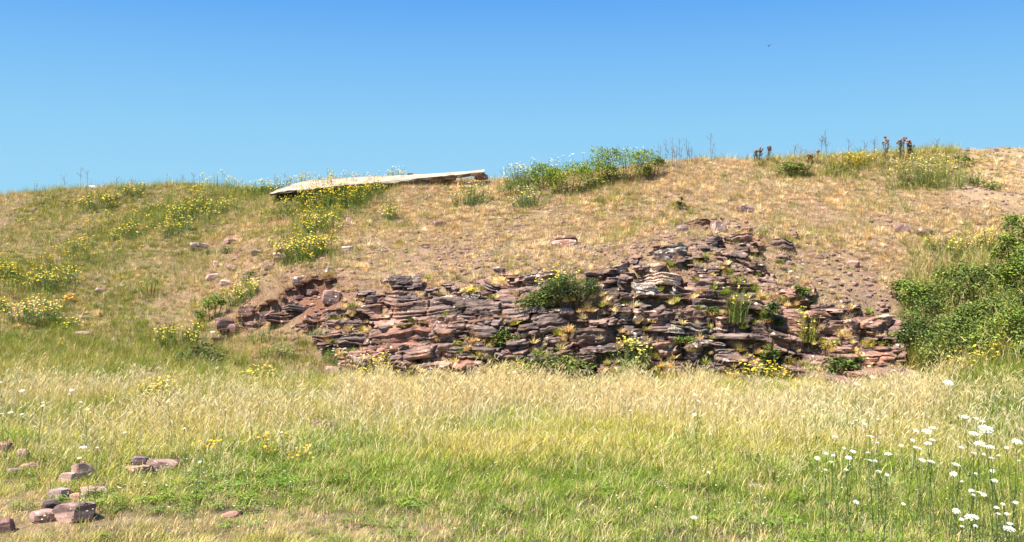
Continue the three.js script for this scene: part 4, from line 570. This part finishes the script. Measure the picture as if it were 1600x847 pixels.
// ---------- dry stalks and thistles on the skyline ----------
function stalk(px, py, h, o, label, group) {
  const p = root(px, py), s = p.d / F, H = h * s, r = rng(Math.round(px * 3 + h)), b = new MB(), hb = new MB(), c = o.col ?? [.2, .16, .13];
  for (let k = 0; k < (o.n ?? 1); k++) { const x = (r() - .5) * (o.w ?? 0) * s, z = (r() - .5) * .15, hh = H * (k ? .6 + .4 * r() : 1), tip = [x + (r() - .5) * .1, hh, z]; b.rod([x, -.05, z], tip, .0055, .003, c); for (let i = 0; i < 8; i++) { const t = .4 + .58 * r(), a = r() * 6.283, P = [lerp(x, tip[0], t), hh * t, z], l = .05 + .09 * r() * (1.2 - t), Q = [P[0] + Math.cos(a) * l, P[1] + l * .9, P[2] + Math.sin(a) * l]; b.rod(P, Q, .0025, .002, c); hb.rod(Q, [Q[0], Q[1] + .02, Q[2]], .006, .002, vary(c, r, .3)); } }
  const t = thing('dry_stalk', label, 'dry stalk', p, 0, group); part('stem', b.geo(), M.twig, t); part('seed_heads', hb.geo(), M.twig, t);
}
const DS = 'dry stalks on the skyline';
for (const [px, py, h, o, l] of [[131, 297, 36, { n: 2, w: 14 }, 'branched dry stalk on the skyline at the far left'], [100, 300, 24, {}, 'short dry stalk left of the branched stalk at the far left'], [181, 296, 18, {}, 'short dry stalk on the skyline right of the branched stalk'], [205, 297, 16, {}, 'second short dry stalk right of the branched stalk'], [285, 294, 20, {}, 'dry stalk on the skyline above the long yellow row'], [303, 294, 22, {}, 'taller dry stalk right of the one above the long yellow row'], [453, 284, 24, { n: 2, w: 8 }, 'pair of dry stalks behind the left end of the slab'], [430, 292, 18, {}, 'dry stalk at the left tip of the slab'],
  [566, 281, 16, {}, 'short dry stalk behind the middle of the slab'], [1048, 262, 48, { n: 9, w: 30, col: [.25, .21, .2] }, 'dense stand of dry stalks right of the tallest crest bush'], [1080, 258, 38, { n: 4, w: 16 }, 'thinner group of dry stalks right of the dense stand'], [1111, 252, 44, { n: 2, w: 3 }, 'tallest dry stalk in the middle of the right skyline'], [1292, 246, 44, { n: 2, w: 5 }, 'tall bluish stalk on the crest above the spiky green bush'], [1283, 246, 34, { n: 2, w: 4 }, 'slender stalk left of the tall bluish stalk'], [1327, 243, 26, {}, 'dry stalk between the tall bluish stalk and the thistles'],
  [1245, 250, 24, { n: 2, w: 10 }, 'dry stalks above the leafy crest bush on the right'], [1365, 238, 26, { n: 2, w: 8 }, 'dry stalks just left of the thistles'], [1463, 236, 18, {}, 'last dry stalk before the bare path'], [1350, 240, 20, {}, 'short dry stalk left of the stalks by the thistles']]) stalk(px, py, h, o, l, DS);
function thistle(px, py, h, n, label) {
  const p = ground(px, py), s = p.d / F, r = rng(px), b = new MB(), hb = new MB();
  for (let k = 0; k < n; k++) { const x = (r() - .5) * n * 5 * s, z = (r() - .5) * .1, hh = h * s * (.6 + .45 * r()), c = vary(r() < .5 ? [.36, .31, .2] : [.17, .19, .1], r, .3), tx = x + (r() - .5) * .08; b.rod([x, -.03, z], [tx, hh, z], .008, .005, c, 4); for (let i = 0; i < 22; i++) { const t = .1 + .8 * r(), a = r() * 6.283; b.leaf([lerp(x, tx, t), hh * t, z], norm([Math.cos(a), .5 + .4 * r(), Math.sin(a)]), [0, 1, 0], .07 + .05 * r(), .022, vary(c, r, .3), .1); }
    for (let i = 0; i < 3; i++) { const P = [tx + (i ? (r() - .5) * .12 : 0), hh - (i ? .06 * r() : 0), z + (i ? (r() - .5) * .1 : 0)], hc = vary([.24, .13, .09], r, .3); b.rod([tx, hh - .1, z], P, .004, .004, c); hb.rod([P[0], P[1] - .012, P[2]], [P[0], P[1] + .012, P[2]], .012, .022, hc, 7); hb.rod([P[0], P[1] + .012, P[2]], [P[0], P[1] + .035, P[2]], .022, .012, i ? hc : [.34, .2, .15], 7); hb.disc([P[0], P[1] + .035, P[2]], [0, 1, 0], .012, [.3, .18, .15]); } }
  const t = thing('thistle', label, 'thistle', p, 0, 'thistles on the crest'); part('stems_and_leaves', b.geo(), M.leaf, t); part('flower_heads', hb.geo(), M.petal, t);
}
thistle(1189, 254, 24, 6, 'withered thistles on the skyline left of the leafy crest bush'); thistle(1392, 252, 36, 8, 'tall brown headed thistles on the crest above the broad yellow clump'); thistle(1428, 246, 26, 5, 'darker thistles right of the tall brown headed ones'); thistle(1270, 258, 22, 4, 'low thistles above the spiky green bush');

// ---------- wild carrot: white flat heads on thin stems ----------
function umbelParts(R, seed) { // head of many small white umbellets on rays
  const r = rng(seed), hb = new MB(), rb = new MB(), n = 26;
  for (let k = 0; k < n; k++) { const q = Math.sqrt((k + .5) / n), a = k * 2.4 + r() * .4, P = [Math.cos(a) * q * R * .95, R * .22 * (1 - q * q) + (r() - .5) * R * .08, Math.sin(a) * q * R * .95]; rb.rod([0, -R * .7, 0], P, .0009, .0007, [.2, .28, .08]);
    for (let i = 0; i < 5; i++) { const b = i * 1.2566 + r(), o = i ? R * .1 : 0; hb.disc([P[0] + Math.cos(b) * o, P[1] + R * .02 * r(), P[2] + Math.sin(b) * o], norm([(r() - .5) * .5, 1, (r() - .5) * .5]), R * .09 * (.8 + .4 * r()), vary(WHITE, r, .06), 6, .35); } }
  return [hb.geo(), rb.geo()];
}
const HEADS = [1, 2, 3, 4].map((k) => umbelParts(1, 60 + k).map((g) => g)), umbelCol = {};
function umbel(px, py, w, stem, label, group) {
  const p = ground(px, py, stem), s = p.d / F, R = Math.max(.012, w * s * .42), k = Math.round(px + py) % 4, r = rng(Math.round(px * 7 + py * 3)), t = thing('wild_carrot', label, 'wildflower', p, 0, group);
  const b = new MB(), lean = (r() - .5) * .08, c = [.16, .23, .06]; b.rod([lean * 2, -.02, lean], [lean * .6, stem * .6, 0], .0028, .0022, c); b.rod([lean * .6, stem * .6, 0], [0, stem - R * .6, 0], .0022, .0018, c); for (let i = 0; i < 14; i++) { const tt = .1 + .6 * r(), a = r() * 6.28; b.leaf([lean * (1.6 - tt), stem * tt, 0], norm([Math.cos(a), .8, Math.sin(a)]), [0, 1, 0], .05, .008, vary([.13, .2, .05], r)); }
  part('stem', b.geo(), M.leaf, t); const h = part('flower_head', HEADS[k][0], M.petal, t), ry = part('rays', HEADS[k][1], M.leaf, t); const tx = .12 + .4 * r(), ty = r() * 6.28, tz = (r() - .5) * .4; for (const o of [h, ry]) { o.rotation.order = 'XZY'; o.position.set(0, stem, 0); o.scale.setScalar(R); o.rotation.set(tx, ty, tz); }
}
const ORD = ['first', 'second', 'third', 'fourth', 'fifth', 'sixth', 'seventh', 'eighth', 'ninth', 'tenth', 'eleventh', 'twelfth', 'thirteenth', 'fourteenth', 'fifteenth', 'sixteenth'];
const U = (list, stem, group, label) => [...list].sort((a, b) => a[0] - b[0]).forEach(([px, py, w, own], i) => umbel(px, py, w, stem, own ?? label + ', ' + ORD[i] + ' from the left', own ? undefined : group));
U([[1541, 671, 28, 'widest white flower head, in the middle of the dense group at the right'], [1482, 598, 19, 'lone large white flower head highest at the right, in front of the straw grass'], [1589, 691, 20, 'white flower head close to the right edge beside the dense group'], [1522, 678, 18, 'large white flower head just left of the widest one'], [1508, 652, 14, 'leftmost of the two white heads at the top of the dense right group'], [1525, 655, 13, 'right of the two white heads at the top of the dense right group'], [1530, 694, 19, 'left one of two large heads touching below the widest head'], [1547, 699, 18, 'right one of two large heads touching below the widest head']], .6);
U([[1536, 659, 9], [1502, 700, 12], [1573, 700, 9], [1522, 709, 10], [1537, 710, 5], [1560, 712, 7], [1549, 716, 11]], .55, 'white heads round the widest flower', 'smaller white flower head close around the widest head at the right');
U([[1448, 675, 19, 'largest white head of the middle right group'], [1457, 669, 14, 'white head touching the upper right of the largest middle right head'], [1431, 673, 11, 'white head left of the largest head of the middle right group'], [1441, 720, 14, 'left one of a pair of white heads under the middle right group'], [1455, 722, 14, 'right one of a pair of white heads under the middle right group']], .55);
U([[1426, 688, 10], [1450, 694, 15], [1457, 688, 11], [1408, 697, 11], [1430, 699, 9], [1437, 701, 9]], .55, 'white heads below the middle right group', 'small white head in the row under the largest middle right head');
U([[1338, 600, 11, 'white flower head alone at the foot of the rocks, right of centre'], [1305, 683, 11, 'white head alone at the top left of the right hand meadow flowers'], [1277, 716, 12, 'leftmost white head of the right hand meadow flowers'], [1388, 710, 14, 'white head alone between the left and middle groups on the right'], [1373, 737, 12, 'white head below the one between the left and middle groups'], [1338, 786, 12, 'white head alone low in the right meadow'], [1412, 788, 7, 'small white head right of the lone low one'], [1084, 833, 14, 'white flower head alone at the bottom edge right of the centre']], .48);
U([[1395, 616, 6], [1274, 634, 7], [1255, 651, 5], [1357, 644, 7], [1372, 655, 6], [1351, 663, 9], [1338, 657, 5], [1332, 662, 5]], .5, 'small far white heads', 'tiny white flower head in the far part of the right meadow');
U([[1360, 682, 13], [1371, 692, 7], [1291, 709, 10], [1302, 712, 8], [1319, 701, 8], [1333, 706, 12], [1326, 716, 13], [1356, 708, 8], [1299, 722, 8], [1360, 720, 10], [1368, 721, 8], [1290, 735, 7], [1322, 735, 10], [1386, 743, 5]], .48, 'white heads of the left right-hand group', 'small white head of the loose group in the right meadow');
U([[1494, 727, 17, 'large white head below the dense right group on the left'], [1490, 741, 14, 'white head just below the large one under the dense group'], [1554, 752, 13, 'white head at the right under the dense group'], [1551, 737, 12, 'white head above the one at the right under the dense group'], [1518, 810, 26, 'large lobed white head low at the right'], [1577, 831, 22, 'large white head in the lower right corner'], [1494, 799, 16, 'white head left of the large lobed one low at the right'], [1578, 819, 12, 'small white head just above the lower right corner head']], .45);
U([[1503, 753, 5], [1525, 741, 9], [1518, 767, 11], [1530, 770, 11], [1537, 774, 12], [1521, 774, 6], [1503, 823, 8], [1503, 812, 8], [1587, 787, 11], [1567, 790, 8], [1557, 794, 7], [1560, 803, 7], [1592, 720, 7], [1524, 822, 7], [1573, 804, 6]], .42, 'small white heads low at the right', 'small white flower head scattered low along the right side');
U([[130, 700, 15, 'largest white head of the left meadow, above the tall mottled stone'], [124, 716, 9, 'white head right under the largest left meadow head'], [262, 595, 9, 'white head beside the yellow flowers at the foot of the left bank'], [262, 628, 8, 'white head below the yellow flowers at the foot of the left bank'], [195, 676, 8, 'white head alone in the middle of the left meadow'], [0, 598, 9, 'highest white head at the left edge'], [16, 645, 11, 'white head in the row near the left edge, second from the edge'], [440, 676, 6, 'tiny white head in the meadow right of the half hidden stone'], [312, 722, 5, 'tiny white head left of the orange yellow flowers'], [332, 519, 9, 'white flower head at the left end of the hollow']], .45);
U([[34, 611, 10], [112, 610, 10], [108, 616, 6], [126, 629, 6], [137, 640, 7], [125, 637, 5], [67, 629, 6], [67, 634, 7], [2, 647, 8], [34, 648, 8], [152, 700, 5], [288, 670, 5], [353, 641, 5]], .45, 'white heads of the left meadow', 'small white flower head in tall grass of the left meadow');
U([[1086, 617, 8], [1091, 627, 6], [1085, 648, 8], [1119, 631, 6], [1110, 679, 6], [1107, 739, 6], [985, 642, 5], [804, 581, 7], [690, 573, 8], [673, 576, 9]], .45, 'small white heads of the central meadow', 'small white head in grass before the middle rocks');
U([[502, 546, 6], [512, 541, 5], [521, 545, 5], [520, 549, 5], [539, 545, 5], [541, 551, 6], [525, 555, 5], [530, 568, 5], [1235, 424, 8], [1246, 435, 7], [1255, 414, 6], [1268, 437, 5]], .3, 'white heads beside the rocks', 'small white flower head beside the rocks');
U([[911, 234, 8, 'white head standing out on the skyline above the bright leafy bush'], [895, 238, 7, 'white head left of the one standing out on the skyline'], [939, 241, 6, 'white head on the skyline just left of the tallest bush'], [144, 292, 12, 'white head on the skyline at the far left']], .42);
U([[880, 240, 4], [872, 246, 4], [862, 252, 4], [850, 256, 4], [836, 262, 4], [828, 266, 4], [868, 242, 4], [890, 244, 4], [815, 270, 4], [975, 227, 5], [985, 226, 4], [995, 226, 5], [1005, 228, 4], [962, 232, 4], [783, 284, 5], [792, 276, 4]], .42, 'small white heads on the crest', 'tiny white head over the crest bushes against the sky');

// ---------- yellow flowers strewn through the green weeds of the left bank ----------
{
  const r = rng(41), g = []; for (let v = 0; v < 2; v++) { const b = new MB(); for (let k = 0; k < 3; k++) { const x = (r() - .5) * .12, z = (r() - .5) * .12, h = .2 + .16 * r(), t = [x * 1.5, h, z * 1.5]; b.rod([x, -.02, z], t, .003, .002, [.2, .28, .06]); for (let i = 0; i < 6; i++) { const a = r() * 6.283, q = .2 + .7 * r(); b.leaf([x, h * q, z], norm([Math.cos(a), .7, Math.sin(a)]), [0, 1, 0], .06, .01, vary([.2, .29, .07], r, .3)); } for (let i = 0; i < 3; i++) b.disc([t[0] + (r() - .5) * .07, h + (r() - .5) * .05, t[2] + (r() - .5) * .07], norm([r() - .5, 1, r() - .3]), .009 + .007 * r(), vary([.86, .62, .025], r, .2), 6, .3); } g.push(b.geo()); }
  scatter('yellow_wildflowers', 'small yellow flowers strewn through the green weeds of the left bank', 'wildflowers', g, 26000, 340, 15, 25, (px, py, x, d, r) => px < 640 && r() < .22 * drift(px, py) * clamp(.5 + 1.5 * n2(x * 1.4, d * 1.2, 341)) + .006 * step(560 - px, 0, 200) ? { s: .8 + .4 * r(), c: [1, 1, 1] } : null);
}
// ---------- low clover and small flowers in the sward ----------
{
  const r = rng(31), leaf = new MB(), dot = new MB(); for (let k = 0; k < 16; k++) { const a = r() * 6.283, q = .09 * Math.sqrt(r()), h = .03 + .05 * r(), P = [q * Math.cos(a), h, q * Math.sin(a)]; leaf.rod([P[0], 0, P[2]], P, .001, .001, [.8, .9, .8]); for (let i = 0; i < 3; i++) { const b = i * 2.094 + a; leaf.leaf(P, norm([Math.cos(b), .15, Math.sin(b)]), [0, 1, 0], .018, .016, vary([1, 1, 1], r, .25)); } }
  dot.rod([0, -.08, 0], [0, 0, 0], .001, .001, [.3, .4, .2]); dot.disc([0, .006, 0], [0, 1, 0], .0085, [1, 1, 1], 7, .7); dot.disc([0, .005, 0], [0, -1, 0], .0085, [.8, .85, .7], 7, .6);
  scatter('clover_leaves', 'low clover and broad leaved weeds in the short grass', 'clover', [leaf.geo()], 9000, 310, 5.3, 11, (px, py, x, d, r) => r() < .03 + .75 * blob(px, py, 300, 765, 210, 40) * clamp(.6 + n2(x * 2, d * 2, 313)) + .25 * clamp(n2(x * 1.1, d * 1.1, 311) - .3) ? { s: .55 + .35 * r(), c: mixc(GREEN, [.16, .27, .05], r()) } : null);
  scatter('clover_flowers', 'tiny whitish clover flowers dotted through the short grass', 'clover flower', [dot.geo()], 8000, 312, 5.3, 12, (px, py, x, d, r) => { if (r() > .07 + .5 * blob(px, py, 280, 760, 190, 50) + .22 * blob(px, py, 1250, 770, 200, 70)) return null; const e = { up: .09 + .06 * r(), s: .5 + .4 * r(), c: r() < .12 ? [.55, .22, .35] : [.66, .66, .46] }; return e; });
}
// ---------- a bird high above the crest ----------
{
  const d = 70, p = { x: (1201 - 800) / F * d, y: EYE + (HY - 72) / F * d, z: -d }, t = thing('bird', 'tiny dark bird flying high in the clear sky at the upper right', 'bird', p, .9), m = new THREE.MeshStandardMaterial({ color: new THREE.Color().setRGB(.02, .02, .025), roughness: .8, side: THREE.DoubleSide });
  const b = new THREE.SphereGeometry(.03, 10, 8); b.scale(2.6, 1, 1); part('body', b, m, t); for (const s of [-1, 1]) { const w = new MB(), c = [1, 1, 1], a = w.v(.05, .01, s * .02, c), e = w.v(-.04, .01, s * .02, c), f = w.v(.03, .09, s * .12, c), g = w.v(-.04, .09, s * .13, c), h = w.v(-.1, .1, s * .24, c); w.tri(a, e, f); w.tri(e, g, f); w.tri(f, g, h); part('wing', w.geo(), m, t); }
  const w = new MB(), c = [1, 1, 1], a = w.v(-.06, 0, 0, c), e = w.v(-.14, 0, .03, c), f = w.v(-.14, 0, -.03, c); w.tri(a, e, f); part('tail', w.geo(), m, t);
}
renderer.render(scene, camera);
